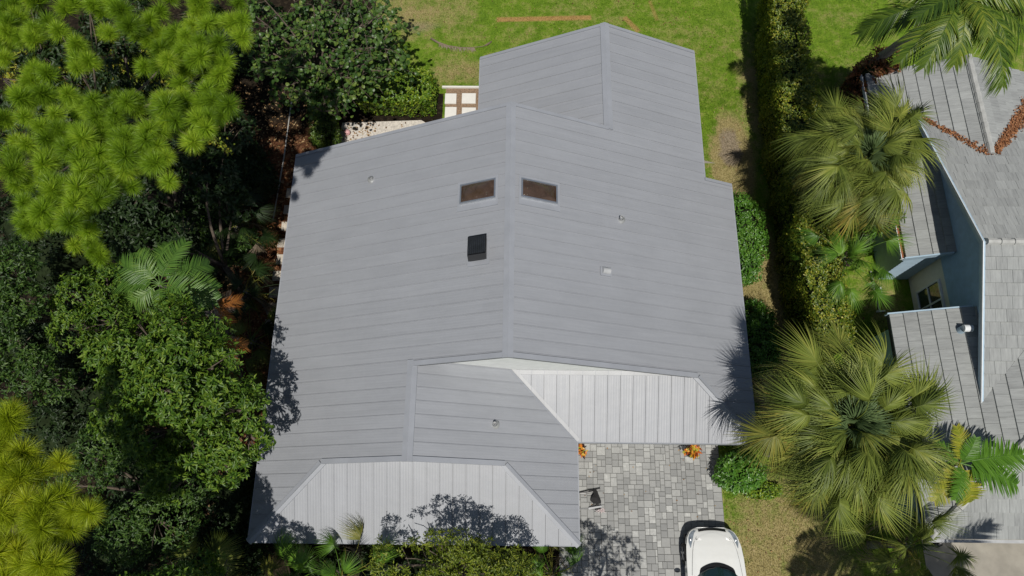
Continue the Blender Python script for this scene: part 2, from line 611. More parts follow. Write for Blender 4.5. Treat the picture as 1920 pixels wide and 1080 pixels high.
# ------------------------------------------------------------------ palm fronds
def strips(P, D, N, L, Wd, stations=(0, .3, .65, 1), wprof=(.55, 1, .75, .05), droop=0.2, vfold=0.35):
    """many narrow leaflets: folded ribbons that bend down"""
    n = len(P)
    D = unit(D)
    S = unit(np.cross(D, N))
    N = np.cross(S, D)
    L = np.broadcast_to(L, (n,))[:, None]
    Wd = np.broadcast_to(Wd, (n,))[:, None]
    dr = np.broadcast_to(droop, (n,))[:, None]
    m = len(stations)
    V = np.empty((n, m, 3, 3))
    for j, (s, w) in enumerate(zip(stations, wprof)):
        c = P + D * L * s
        c = c - np.array([0, 0, 1.0]) * dr * L * s * s
        V[:, j, 0] = c + S * Wd * w * 0.5 + N * Wd * w * vfold
        V[:, j, 1] = c
        V[:, j, 2] = c - S * Wd * w * 0.5 + N * Wd * w * vfold
    F = []
    for j in range(m - 1):
        a, b = j * 3, (j + 1) * 3
        F += [(a, b, b + 1, a + 1), (a + 1, b + 1, b + 2, a + 2)]
    F = np.array(F)
    Fa = (np.arange(n)[:, None, None] * (m * 3) + F[None]).reshape(-1, 4)
    return V.reshape(-1, 3), Fa


def fan_frond_mesh(name, mat, seed, pet=1.0, blade=1.15, nseg=36, droop=0.35, curl=0.5, ang=128, width=0.05):
    r = np.random.default_rng(seed)
    t = np.linspace(0, 1, 9)
    tot = pet + blade * 0.35
    # petiole and costa: an arc that rises and then falls over
    x = t * tot
    z = 0.10 * np.sin(t * math.pi * 0.6) * tot - curl * 0.28 * np.clip(t - 0.55, 0, 1) ** 1.5 * tot
    pts = np.stack([x, np.zeros_like(x), z], 1)
    V0, F0 = tube(pts, np.linspace(0.022, 0.006, 9), 4, False)
    a = np.linspace(-1, 1, nseg)
    ca = np.radians(ang) * a + r.normal(size=nseg) * 0.02
    s0 = pet / tot + (1 - pet / tot) * (1 - np.abs(a)) ** 1.2 * 0.9
    P = np.stack([np.interp(s0, t, pts[:, k]) for k in range(3)], 1)
    tilt = -0.12 - 0.35 * np.abs(np.sin(ca)) * curl
    D = np.stack([np.cos(ca), np.sin(ca), tilt], 1)
    Lg = blade * (0.72 + 0.28 * np.cos(ca * 0.7)) * r.uniform(0.9, 1.06, nseg)
    dr = droop * r.uniform(0.6, 1.5, nseg)
    V1, F1 = strips(P, D, np.tile([[0, 0, 1.0]], (nseg, 1)), Lg, width, droop=dr, stations=(0, .22, .5, .78, 1), wprof=(.45, 1, .85, .4, .03))
    V = np.concatenate([np.array(V0), V1])
    F = np.concatenate([np.array(F0), F1 + len(V0)])
    return mesh(name, V, F, mat)


def feather_frond_mesh(name, mat, seed, L=2.4, npair=34, leaf=0.55, width=0.04, droop=0.3, arc=0.55, vee=0.35, rach=0.022, start=0.16, sweep=0.75):
    r = np.random.default_rng(seed)
    t = np.linspace(0, 1, 12)
    th = np.cumsum(np.full(12, 1.0)) / 12 * arc * 1.6
    seg = L / 11
    pts = np.zeros((12, 3))
    for i in range(1, 12):
        pts[i] = pts[i - 1] + seg * np.array([math.cos(th[i] - 0.25), 0.0, -math.sin(th[i] - 0.25)])
    V0, F0 = tube(pts, np.linspace(rach, 0.005, 12), 5, False)
    s = np.linspace(start, 0.99, npair)
    s = np.concatenate([s, s + 0.008])
    sg = np.concatenate([np.ones(npair), -np.ones(npair)])
    P = np.stack([np.interp(s, t, pts[:, k]) for k in range(3)], 1)
    T = np.gradient(pts, axis=0)
    T = unit(T)
    Td = np.stack([np.interp(s, t, T[:, k]) for k in range(3)], 1)
    side = np.zeros_like(P)
    side[:, 1] = sg
    up = np.cross(Td, np.array([0, 1.0, 0]))
    up = up * np.sign(up[:, 2:3] + 1e-6)
    sw = sweep * (0.5 + s * 0.9)
    D = unit(side + Td * sw[:, None] + up * vee + r.normal(size=P.shape) * 0.07)
    Lg = leaf * (np.sin(np.clip(s, 0.05, 1) * math.pi * 0.86 + 0.28) * 0.75 + 0.28) * r.uniform(0.9, 1.08, len(s))
    V1, F1 = strips(P, D, up + 0.001, Lg, width, droop=droop * r.uniform(0.6, 1.4, len(s)), stations=(0, .35, .7, 1), wprof=(.6, 1, .7, .04), vfold=0.25)
    V = np.concatenate([np.array(V0), V1])
    F = np.concatenate([np.array(F0), F1 + len(V0)])
    return mesh(name, V, F, mat)


def place_frond(me, parent, loc, az, tilt, scale=1.0, mat=None, roll=0.0, name='frond'):
    o = bpy.data.objects.new(name, me)
    link(o, parent)
    o.matrix_local = Matrix.Translation(Vector([float(v) for v in loc])) @ Matrix.Rotation(az, 4, 'Z') @ Matrix.Rotation(-tilt, 4, 'Y') @ Matrix.Rotation(roll, 4, 'X') @ Matrix.Scale(scale, 4)
    if mat:
        o.material_slots[0].link = 'OBJECT'
        o.material_slots[0].material = M[mat]
    return o


def palm_trunk(t, base, top, r0, r1, mat='grey_bark', rings=True):
    base, top = np.asarray(base, float), np.asarray(top, float)
    n = 24
    u = np.linspace(0, 1, n)[:, None]
    pts = base + (top - base) * u + np.sin(u * math.pi) * np.array([[0.12, 0.05, 0]])
    rad = np.linspace(r0, r1, n) * (1 + (0.07 * (np.arange(n) % 2) if rings else 0))
    return MB().tube(pts, rad, 10).build('trunk', mat, t, False)


# ------------------------------------------------------------------ surface materials
def lawn_nodes(nt, rand=None):
    """lawn colour from site position: green turf, dry patches, worn soil"""
    pos = position(nt)
    sx = nt.nodes.new('ShaderNodeSeparateXYZ')
    nt.links.new(pos, sx.inputs[0])
    x, y = sx.outputs[0], sx.outputs[1]
    big = noise(nt, pos, 0.55, 4, 0.6)
    mid = noise(nt, pos, 2.2, 6, 0.75)
    fine = noise(nt, pos, 22, 3, 0.7)
    mott = noise(nt, pos, 7.0, 4, 0.7)
    jx = math_(nt, 'ADD', x, math_(nt, 'MULTIPLY', math_(nt, 'SUBTRACT', mid, 0.5), 0.9))
    jy = math_(nt, 'ADD', y, math_(nt, 'MULTIPLY', math_(nt, 'SUBTRACT', big, 0.5), 0.9))
    jfx = math_(nt, 'ADD', x, math_(nt, 'MULTIPLY', math_(nt, 'SUBTRACT', fine, 0.5), 0.12))
    jfy = math_(nt, 'ADD', y, math_(nt, 'MULTIPLY', math_(nt, 'SUBTRACT', fine, 0.5), 0.12))

    def blob(cx, cy, rx, ry, gain=1.6):
        dx = math_(nt, 'DIVIDE', math_(nt, 'SUBTRACT', jx, cx), rx)
        dy = math_(nt, 'DIVIDE', math_(nt, 'SUBTRACT', jy, cy), ry)
        d = math_(nt, 'ADD', math_(nt, 'MULTIPLY', dx, dx), math_(nt, 'MULTIPLY', dy, dy))
        n = nt.nodes.new('ShaderNodeClamp')
        nt.links.new(math_(nt, 'MULTIPLY', math_(nt, 'SUBTRACT', 1.15, d), gain), n.inputs[0])
        return n.outputs[0]

    def rect(cx, cy, hx, hy, rot=0.0):
        c, s = math.cos(rot), math.sin(rot)
        ax, ay = math_(nt, 'SUBTRACT', jfx, cx), math_(nt, 'SUBTRACT', jfy, cy)
        u = math_(nt, 'ADD', math_(nt, 'MULTIPLY', ax, c), math_(nt, 'MULTIPLY', ay, s))
        v = math_(nt, 'SUBTRACT', math_(nt, 'MULTIPLY', ay, c), math_(nt, 'MULTIPLY', ax, s))
        a = math_(nt, 'SUBTRACT', hx, math_(nt, 'ABSOLUTE', u))
        b = math_(nt, 'SUBTRACT', hy, math_(nt, 'ABSOLUTE', v))
        n = nt.nodes.new('ShaderNodeClamp')
        nt.links.new(math_(nt, 'MULTIPLY', math_(nt, 'MINIMUM', a, b), 14), n.inputs[0])
        return n.outputs[0]

    def union(*l):
        r = l[0]
        for q in l[1:]:
            r = math_(nt, 'MAXIMUM', r, q)
        return r

    green = ramp(nt, math_(nt, 'ADD', math_(nt, 'MULTIPLY', mid, 0.6), math_(nt, 'MULTIPLY', fine, 0.4)),
                 [(0.3, (0.055, 0.11, 0.01)), (0.46, (0.11, 0.195, 0.014)), (0.58, (0.165, 0.255, 0.022)), (0.72, (0.26, 0.28, 0.05))])
    dry = ramp(nt, fine, [(0.28, (0.16, 0.135, 0.05)), (0.5, (0.29, 0.24, 0.1)), (0.74, (0.45, 0.38, 0.21))])
    soil = ramp(nt, fine, [(0.3, (0.16, 0.125, 0.095)), (0.7, (0.33, 0.27, 0.22))])
    straw = ramp(nt, fine, [(0.3, (0.24, 0.15, 0.045)), (0.7, (0.46, 0.3, 0.12))])
    # how dry each part of the site is
    zone = union(blob(8.2, 13.6, 0.9, 2.3), blob(8.6, 8.4, 1.0, 3.6), blob(8.9, 5.2, 0.9, 2.6), blob(8.6, -1.2, 2.4, 3.6, .8), blob(-4.2, 20.6, 2.6, 1.6, 0.4), blob(-2.4, 17.7, 1.3, 0.7, 0.45), blob(13.0, 8.0, 1.0, 1.0, 0.5), blob(9.3, 16.5, 0.7, 3, 0.5))
    dv = math_(nt, 'ADD', math_(nt, 'MULTIPLY', zone, 0.25), math_(nt, 'ADD', math_(nt, 'MULTIPLY', big, 0.35), math_(nt, 'ADD', math_(nt, 'MULTIPLY', mid, 0.4), math_(nt, 'MULTIPLY', mott, 0.25))))
    cl = nt.nodes.new('ShaderNodeMapRange')
    cl.inputs[1].default_value, cl.inputs[2].default_value = 0.485, 0.69
    nt.links.new(dv, cl.inputs[0])
    col = mixc(nt, cl.outputs[0], green, dry)
    sp = union(blob(8.15, 14.2, 0.45, 0.9), blob(8.75, 10.2, 0.3, 1.0, .6), blob(-4.4, 19.9, 1.0, 0.35, 0.5), blob(8.35, 4.0, 0.3, 0.5, .5))
    col = mixc(nt, math_(nt, 'MULTIPLY', sp, 0.75), col, soil)
    d1, d2 = at(930, 37), at(1110, 33)
    e1, e2 = at(1168, 30), at(1200, 62)
    f1, f2 = at(1218, 2), at(1232, 38)
    st = union(rect((d1[0] + d2[0]) / 2, (d1[1] + d2[1]) / 2, (d2[0] - d1[0]) / 2, 0.15, math.atan2(d2[1] - d1[1], d2[0] - d1[0])),
               math_(nt, 'MULTIPLY', rect((e1[0] + e2[0]) / 2, (e1[1] + e2[1]) / 2, 0.5, 0.14, math.atan2(e2[1] - e1[1], e2[0] - e1[0])), 0.8),
               math_(nt, 'MULTIPLY', rect((f1[0] + f2[0]) / 2, (f1[1] + f2[1]) / 2, 0.55, 0.11, math.atan2(f2[1] - f1[1], f2[0] - f1[0])), 0.5))
    col = mixc(nt, st, col, straw)
    return col, fine


def lawn_mat():
    m, nt, b, o = newmat('lawn')
    col, fine = lawn_nodes(nt)
    nt.links.new(col, b.inputs['Base Color'])
    setp(b, rough=0.95, spec=0.15)
    bump(nt, b, fine, 0.7, 0.03)
    m, nt, b, o = newmat('grass_blade')
    col, fine = lawn_nodes(nt)
    g = nt.nodes.new('ShaderNodeNewGeometry')
    k = ramp(nt, g.outputs['Random Per Island'], [(0, (0.7, 0.72, 0.6)), (0.6, (1.05, 1.05, 1.0)), (1, (1.35, 1.3, 1.25))])
    nt.links.new(mixc(nt, 1.0, col, k, 'MULTIPLY'), b.inputs['Base Color'])
    setp(b, rough=0.6, spec=0.25)


lawn_mat()


def mulch_mat():
    m, nt, b, o = newmat('mulch')
    p = position(nt)
    v = nt.nodes.new('ShaderNodeTexVoronoi')
    v.inputs['Scale'].default_value = 11
    nt.links.new(p, v.inputs['Vector'])
    f = noise(nt, p, 3.0, 5, 0.7)
    c1 = ramp(nt, v.outputs['Color'], [(0.0, (0.075, 0.03, 0.016)), (0.5, (0.18, 0.075, 0.035)), (0.85, (0.28, 0.14, 0.075)), (1, (0.42, 0.3, 0.2))])
    c2 = ramp(nt, f, [(0.35, (0.55, 0.5, 0.5)), (0.7, (1.15, 1.1, 1.0))])
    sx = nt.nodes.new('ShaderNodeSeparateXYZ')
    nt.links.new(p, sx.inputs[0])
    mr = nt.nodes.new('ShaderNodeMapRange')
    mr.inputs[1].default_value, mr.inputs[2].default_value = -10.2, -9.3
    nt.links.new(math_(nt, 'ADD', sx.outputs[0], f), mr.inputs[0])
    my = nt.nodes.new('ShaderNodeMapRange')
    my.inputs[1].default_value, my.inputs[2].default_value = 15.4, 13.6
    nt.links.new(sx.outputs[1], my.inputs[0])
    shade_col = ramp(nt, v.outputs['Color'], [(0.0, (0.008, 0.006, 0.004)), (0.6, (0.018, 0.013, 0.008)), (1, (0.045, 0.034, 0.02))])  # near-black ground: tree shade painted into the mulch colour
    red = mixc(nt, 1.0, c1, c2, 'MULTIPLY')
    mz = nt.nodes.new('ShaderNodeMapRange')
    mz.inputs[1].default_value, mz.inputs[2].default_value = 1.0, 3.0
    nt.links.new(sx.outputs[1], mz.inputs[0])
    nt.links.new(mixc(nt, math_(nt, 'MULTIPLY', math_(nt, 'MULTIPLY', mr.outputs[0], my.outputs[0]), mz.outputs[0]), shade_col, red), b.inputs['Base Color'])
    setp(b, rough=0.95, spec=0.15)
    bump(nt, b, v.outputs['Distance'], 0.8, 0.04)


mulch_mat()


def metal_roof(name, axis, amp=0.0009, tint=(0.302, 0.315, 0.341)):
    """painted metal roofing with fine pencil ribs that run down the slope"""
    m, nt, b, o = newmat(name)
    p = position(nt)
    sx = nt.nodes.new('ShaderNodeSeparateXYZ')
    nt.links.new(p, sx.inputs[0])
    a = sx.outputs[axis]
    oi = nt.nodes.new('ShaderNodeObjectInfo')
    w = math_(nt, 'SINE', math_(nt, 'MULTIPLY', a, 2 * math.pi / 0.075))
    h = math_(nt, 'POWER', math_(nt, 'MULTIPLY_ADD', w, 0.5, 0.5), 2.0)
    n1 = noise(nt, p, 0.8, 5, 0.65)
    n2 = noise(nt, p, 9.0, 4, 0.6)
    mp = nt.nodes.new('ShaderNodeMapping')
    mp.inputs['Scale'].default_value = (0.7, 9, 0.7) if axis == 1 else (9, 0.7, 0.7)
    nt.links.new(p, mp.inputs['Vector'])
    st = noise(nt, mp.outputs[0], 1.0, 5, 0.7)      # rain streaks run down the slope
    f = math_(nt, 'ADD', math_(nt, 'MULTIPLY', n1, 0.3), math_(nt, 'ADD', math_(nt, 'MULTIPLY', n2, 0.15), math_(nt, 'ADD', math_(nt, 'MULTIPLY', st, 0.46), math_(nt, 'MULTIPLY', oi.outputs['Random'], 0.09))))
    nt.links.new(ramp(nt, f, [(0.25, [c * 0.86 for c in tint]), (0.75, [c * 1.12 for c in tint])]), b.inputs['Base Color'])
    nt.links.new(ramp(nt, st, [(0.3, (0.40,) * 3), (0.7, (0.50,) * 3)]), b.inputs['Roughness'])
    setp(b, metal=0.0, spec=0.5)
    hh = math_(nt, 'ADD', math_(nt, 'MULTIPLY', noise(nt, p, 1.7, 2), 5.0), math_(nt, 'MULTIPLY_ADD', n2, 0.25, h))
    bump(nt, b, hh, 1.0, amp)


metal_roof('roof_metal_side', 1)
metal_roof('roof_metal_front', 0, amp=0.0013)
plain('roof_trim', (0.30, 0.316, 0.348), 0.48, metal=0.0, var=0.07, scale=2)
plain('pale_flashing', (0.35, 0.36, 0.38), 0.5, var=0.06)
plain('valley_metal', (0.38, 0.39, 0.405), 0.5, metal=0.0, var=0.07, scale=2)
plain('white_wall', (0.78, 0.8, 0.79), 0.75, var=0.06, scale=4, bmp=0.1)
plain('stucco', (0.55, 0.5, 0.42), 0.9, var=0.08, scale=5, bmp=0.3)
plain('deck_dark', (0.05, 0.05, 0.052), 0.9, var=0.1)
plain('aluminium', (0.62, 0.64, 0.66), 0.35, metal=0.85, var=0.06)
plain('black_plastic', (0.007, 0.007, 0.008), 0.35, var=0.2)
plain('black_panel', (0.022, 0.025, 0.03), 0.3, var=0.2)
plain('white_plastic', (0.75, 0.76, 0.74), 0.45, var=0.06)
plain('grey_pipe', (0.42, 0.43, 0.44), 0.5, var=0.1)
plain('lead_boot', (0.4, 0.41, 0.41), 0.5, metal=0.3, var=0.15)
plain('cream_wall', (0.8, 0.77, 0.68), 0.85, var=0.05, bmp=0.15)
plain('blue_siding', (0.34, 0.5, 0.68), 0.7, var=0.1, scale=5)
plain('blue_trim', (0.4, 0.53, 0.64), 0.55, var=0.06)
plain('gutter_white', (0.72, 0.75, 0.77), 0.45, var=0.06)
plain('gutter_rust', (0.3, 0.1, 0.05), 0.9, var=0.3, scale=12)
plain('ridge_slate', (0.4, 0.405, 0.39), 0.85, var=0.15, scale=5)
plain('concrete', (0.3, 0.28, 0.24), 0.9, var=0.2, scale=1.6, bmp=0.2)
plain('patio_concrete', (0.56, 0.52, 0.47), 0.9, var=0.3, scale=16, bmp=0.2)
plain('white_stone', (0.74, 0.72, 0.67), 0.85, var=0.05, scale=6, bmp=0.2)
plain('pale_slab', (0.52, 0.47, 0.4), 0.9, var=0.15, scale=7, bmp=0.2)
plain('gravel_bed', (0.25, 0.17, 0.11), 0.95, var=0.45, scale=24, bmp=0.6)
plain('joint_sand', (0.15, 0.15, 0.14), 0.95, var=0.3, scale=20)
plain('pot_clay', (0.05, 0.045, 0.042), 0.5, var=0.2)
plain('potting_soil', (0.06, 0.04, 0.028), 0.95, var=0.4, scale=20)
plain('car_paint', (0.80, 0.81, 0.79), 0.25, var=0.015, coat=0.8)
plain('car_black', (0.015, 0.015, 0.016), 0.3, var=0.1)
plain('tyre', (0.02, 0.02, 0.02), 0.85, var=0.2)
plain('rim_metal', (0.3, 0.31, 0.33), 0.35, metal=0.8, var=0.1)
plain('lamp_glass', (0.24, 0.28, 0.32), 0.06, var=0.25, scale=14, coat=1.0)
plain('lamp_bulb', (0.8, 0.82, 0.85), 0.12, metal=0.6, var=0.05)
plain('windshield_glass', (0.012, 0.03, 0.032), 0.04, var=0.3, scale=2.5, coat=1.0)
plain('pane_glass', (0.03, 0.05, 0.045), 0.05, var=0.4, scale=1.5, coat=0.6)
plain('matte_black', (0.012, 0.012, 0.013), 0.8, var=0.2)
plain('net_pink', (0.72, 0.6, 0.6), 0.8, var=0.15, scale=20)
plain('pvc', (0.5, 0.49, 0.46), 0.55, var=0.1)
plain('pink_plastic', (0.75, 0.42, 0.42), 0.5, var=0.12, scale=12)


def dome_mat():
    """bronze tinted acrylic with the sheen of a bulged pane"""
    m, nt, b, o = newmat('bronze_acrylic')
    p = position(nt)
    n = noise(nt, p, 2.2, 3, 0.6, 0.6)
    nt.links.new(ramp(nt, n, [(0.35, (0.05, 0.03, 0.018)), (0.7, (0.09, 0.058, 0.04))]), b.inputs['Base Color'])
    setp(b, rough=0.08, spec=0.6, coat=0.5)
    bump(nt, b, noise(nt, p, 4.5, 3, 0.5, 1.2), 0.9, 0.05)


dome_mat()


def tile_mat(name, island, axis):
    m, nt, b, o = newmat(name)
    p = position(nt)
    if island:
        r = nt.nodes.new('ShaderNodeNewGeometry').outputs['Random Per Island']
    else:
        r = nt.nodes.new('ShaderNodeObjectInfo').outputs['Random']
    mp = nt.nodes.new('ShaderNodeMapping')
    mp.inputs['Scale'].default_value = (2.2, 17, 3) if axis == 0 else (17, 2.2, 3)
    nt.links.new(p, mp.inputs['Vector'])
    cmb = nt.nodes.new('ShaderNodeCombineXYZ')
    nt.links.new(math_(nt, 'MULTIPLY', r, 57.0), cmb.inputs[2])
    va = nt.nodes.new('ShaderNodeVectorMath')
    nt.links.new(mp.outputs[0], va.inputs[0])
    nt.links.new(cmb.outputs[0], va.inputs[1])
    n1 = noise(nt, va.outputs[0], 1.0, 4, 0.65)
    n2 = noise(nt, p, 0.9, 3, 0.6)
    f = math_(nt, 'ADD', math_(nt, 'MULTIPLY', n1, 0.66), math_(nt, 'ADD', math_(nt, 'MULTIPLY', r, 0.16), math_(nt, 'MULTIPLY', n2, 0.2)))
    c = ramp(nt, f, [(0.3, (0.215, 0.223, 0.222)), (0.44, (0.275, 0.286, 0.283)), (0.56, (0.315, 0.328, 0.323)), (0.68, (0.36, 0.375, 0.368)), (0.8, (0.48, 0.495, 0.48))])
    nt.links.new(c, b.inputs['Base Color'])
    setp(b, rough=0.85, spec=0.3)
    bump(nt, b, noise(nt, p, 60, 3), 0.4, 0.004)


for _a, _n in ((0, 'x'), (1, 'y')):
    tile_mat('roof_tile_' + _n, False, _a)
    tile_mat('roof_tile_joined_' + _n, True, _a)


def paver_mat(name, island):
    m, nt, b, o = newmat(name)
    p = position(nt)
    r = nt.nodes.new('ShaderNodeNewGeometry').outputs['Random Per Island'] if island else nt.nodes.new('ShaderNodeObjectInfo').outputs['Random']
    n1 = noise(nt, p, 9.0, 5, 0.7)
    n2 = noise(nt, p, 0.6, 3, 0.6)
    f = math_(nt, 'ADD', math_(nt, 'MULTIPLY', r, 0.5), math_(nt, 'ADD', math_(nt, 'MULTIPLY', n1, 0.4), math_(nt, 'MULTIPLY', n2, 0.2)))
    c = ramp(nt, f, [(0.14, (0.21, 0.214, 0.212)), (0.35, (0.26, 0.264, 0.26)), (0.58, (0.315, 0.319, 0.312)), (0.76, (0.385, 0.39, 0.378)), (0.87, (0.56, 0.565, 0.545))])
    nt.links.new(c, b.inputs['Base Color'])
    setp(b, rough=0.82, spec=0.35)
    bump(nt, b, noise(nt, p, 45, 4), 0.5, 0.006)


paver_mat('paver', False)
paver_mat('paver_joined', True)


# ------------------------------------------------------------------ ground
def sheet(name, poly, z, mat, kind='structure', label=None, thick=0.0):
    poly = ccw(poly)
    if thick:
        o = MB().prism(poly, lambda x, y: z, lambda x, y: z - thick).build(name, mat)
    else:
        o = obj(name, [(x, y, z) for x, y in poly], [tuple(range(len(poly)))], mat)
    return tag(o, label, kind=kind)


sheet('ground', [(-300, -300), (300, -300), (300, 300), (-300, 300)], 0.0, 'lawn')
# mulched bed under the trees along the west side
bed = [(-30, -14), (2.0, -14), (1.9, -14), (1.9, 0.3), (-6.9, 0.3), (-6.9, 13.5), (-5.6, 14.6), (-3.1, 15.2), (-3.1, 16.6), (-5.2, 17.0), (-6.0, 18.4), (-6.3, 24), (-30, 30)]
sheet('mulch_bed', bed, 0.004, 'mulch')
pa = [at(642, 231)[:2], at(790, 226)[:2], (-2.4, 14.4), (-2.4, 12.5), (-7.0, 12.5), at(634, 270)[:2]]
sheet('patio', [tuple(p) for p in pa], 0.03, 'patio_concrete', thick=0.06)
sheet('gravel_path', [(-3.0, 16.95), (-1.0, 16.95), (-1.0, 12.5), (-3.0, 12.5)], 0.012, 'gravel_bed')
sheet('neighbour_driveway', [(13.0, 0.12), (24, 0.12), (24, -16), (13.0, -16)], 0.02, 'concrete', thick=0.05)

# ------------------------------------------------------------------ driveway of pavers
DX0, DX1, DY0, DY1 = 1.35, 6.72, -2.6, 3.3


def driveway():
    base = sheet('driveway', [(DX0, DY0), (DX1, DY0), (DX1 + 0.0, DY1), (DX0, DY1)], 0.010, 'joint_sand')
    # tail of the drive beyond the frame
    u = 0.0715
    nx, ny = int((DX1 - DX0) / u), int((DY1 - DY0) / u)
    occ = np.zeros((nx + 8, ny + 8), bool)
    pieces = []
    r = random.Random(4)
    for j in range(ny):
        for i in range(nx):
            if occ[i, j]:
                continue
            opts = [(3, 3), (3, 2), (2, 3), (4, 3), (3, 3), (3, 4), (2, 2), (3, 1), (1, 3), (2, 1), (1, 2), (1, 1)]
            head = opts[:6]
            r.shuffle(head)
            for w, h in head + opts[6:]:
                if i + w <= nx and j + h <= ny and not occ[i:i + w, j:j + h].any():
                    # do not leave slivers one unit wide
                    k = i + w
                    if w > 1 and k < nx and not occ[k, j] and (k + 1 >= nx or occ[k + 1, j]) and w + 1 <= 4 and not occ[i:i + w + 1, j:j + h].any():
                        w += 1
                    occ[i:i + w, j:j + h] = True
                    pieces.append((i, j, w, h))
                    break
    cache = {}

    def block(w, h):
        a, b_, g, c = w * u / 2 - 0.005, h * u / 2 - 0.005, 0.05, 0.006
        V = [(sx * a, sy * b_, 0) for sx, sy in ((-1, -1), (1, -1), (1, 1), (-1, 1))]
        V += [(x, y, g - c) for x, y, _ in V[:4]]
        V += [(x - math.copysign(c, x), y - math.copysign(c, y), g) for x, y, _ in V[:4]]
        F = [(8, 9, 10, 11)]
        for k in range(4):
            n = (k + 1) % 4
            F += [(k, n, 4 + n, 4 + k), (4 + k, 4 + n, 8 + n, 8 + k)]
        return V, F

    def score(p):
        x, y = DX0 + (p[0] + p[2] / 2) * u, DY0 + (p[1] + p[3] / 2) * u
        vis = (1.8 < x < 6.7 and -1.25 < y < 2.85)
        oncar = 5.25 < x and y < 0.0
        return (0 if vis and not oncar else 1, -p[2] * p[3])

    pieces.sort(key=score)
    rest = MB()
    for n, (i, j, w, h) in enumerate(pieces):
        c = (DX0 + (i + w / 2) * u, DY0 + (j + h / 2) * u, -0.016 + r.uniform(-0.003, 0.003))
        if n < 300:
            if (w, h) not in cache:
                cache[(w, h)] = mesh('paver', *block(w, h), 'paver')
            o = bpy.data.objects.new('paver', cache[(w, h)])
            o.location = c
            o.rotation_euler = (r.uniform(-.008, .008), r.uniform(-.008, .008), r.uniform(-.006, .006))
            link(o, base)
        else:
            V, F = block(w, h)
            rest.add([(x + c[0], y + c[1], z + c[2]) for x, y, z in V], F)
    tag(rest.build('small_pavers', 'paver_joined', base), kind='stuff')
    return base


driveway()

# ------------------------------------------------------------------ the grey metal-roofed house
P_ = 0.4326
xr, zr, x1, x2 = -0.286, 6.149, -2.951, 2.775
XL, XR1, XR2, XW, XWR = -7.634, 7.061, 6.076, -1.454, 1.751
Yb, Ybw, Ystep, Yg, Ygar, Ywf, Yfe = 12.085, 16.067, 11.079, 4.366, 2.566, 1.788, -0.322
GW = 0.175   # rake overhang in front of the gable walls
z1, z2 = zr - P_ * (xr - x1), zr - P_ * (x2 - xr)
zL = lambda x, y: zr - P_ * (xr - x)
zR = lambda x, y: zr - P_ * (x - xr)
zF = lambda x, y: z1 - P_ * (x - x1)
zB = lambda x, y: z2 - P_ * (x2 - x)
ZE = zL(XL, 0)
HP = 0.41
zHF = lambda x, y: ZE - 0.02 + HP * (y - Yfe)
zHG = lambda x, y: ZE - 0.02 + HP * (y - Ygar)


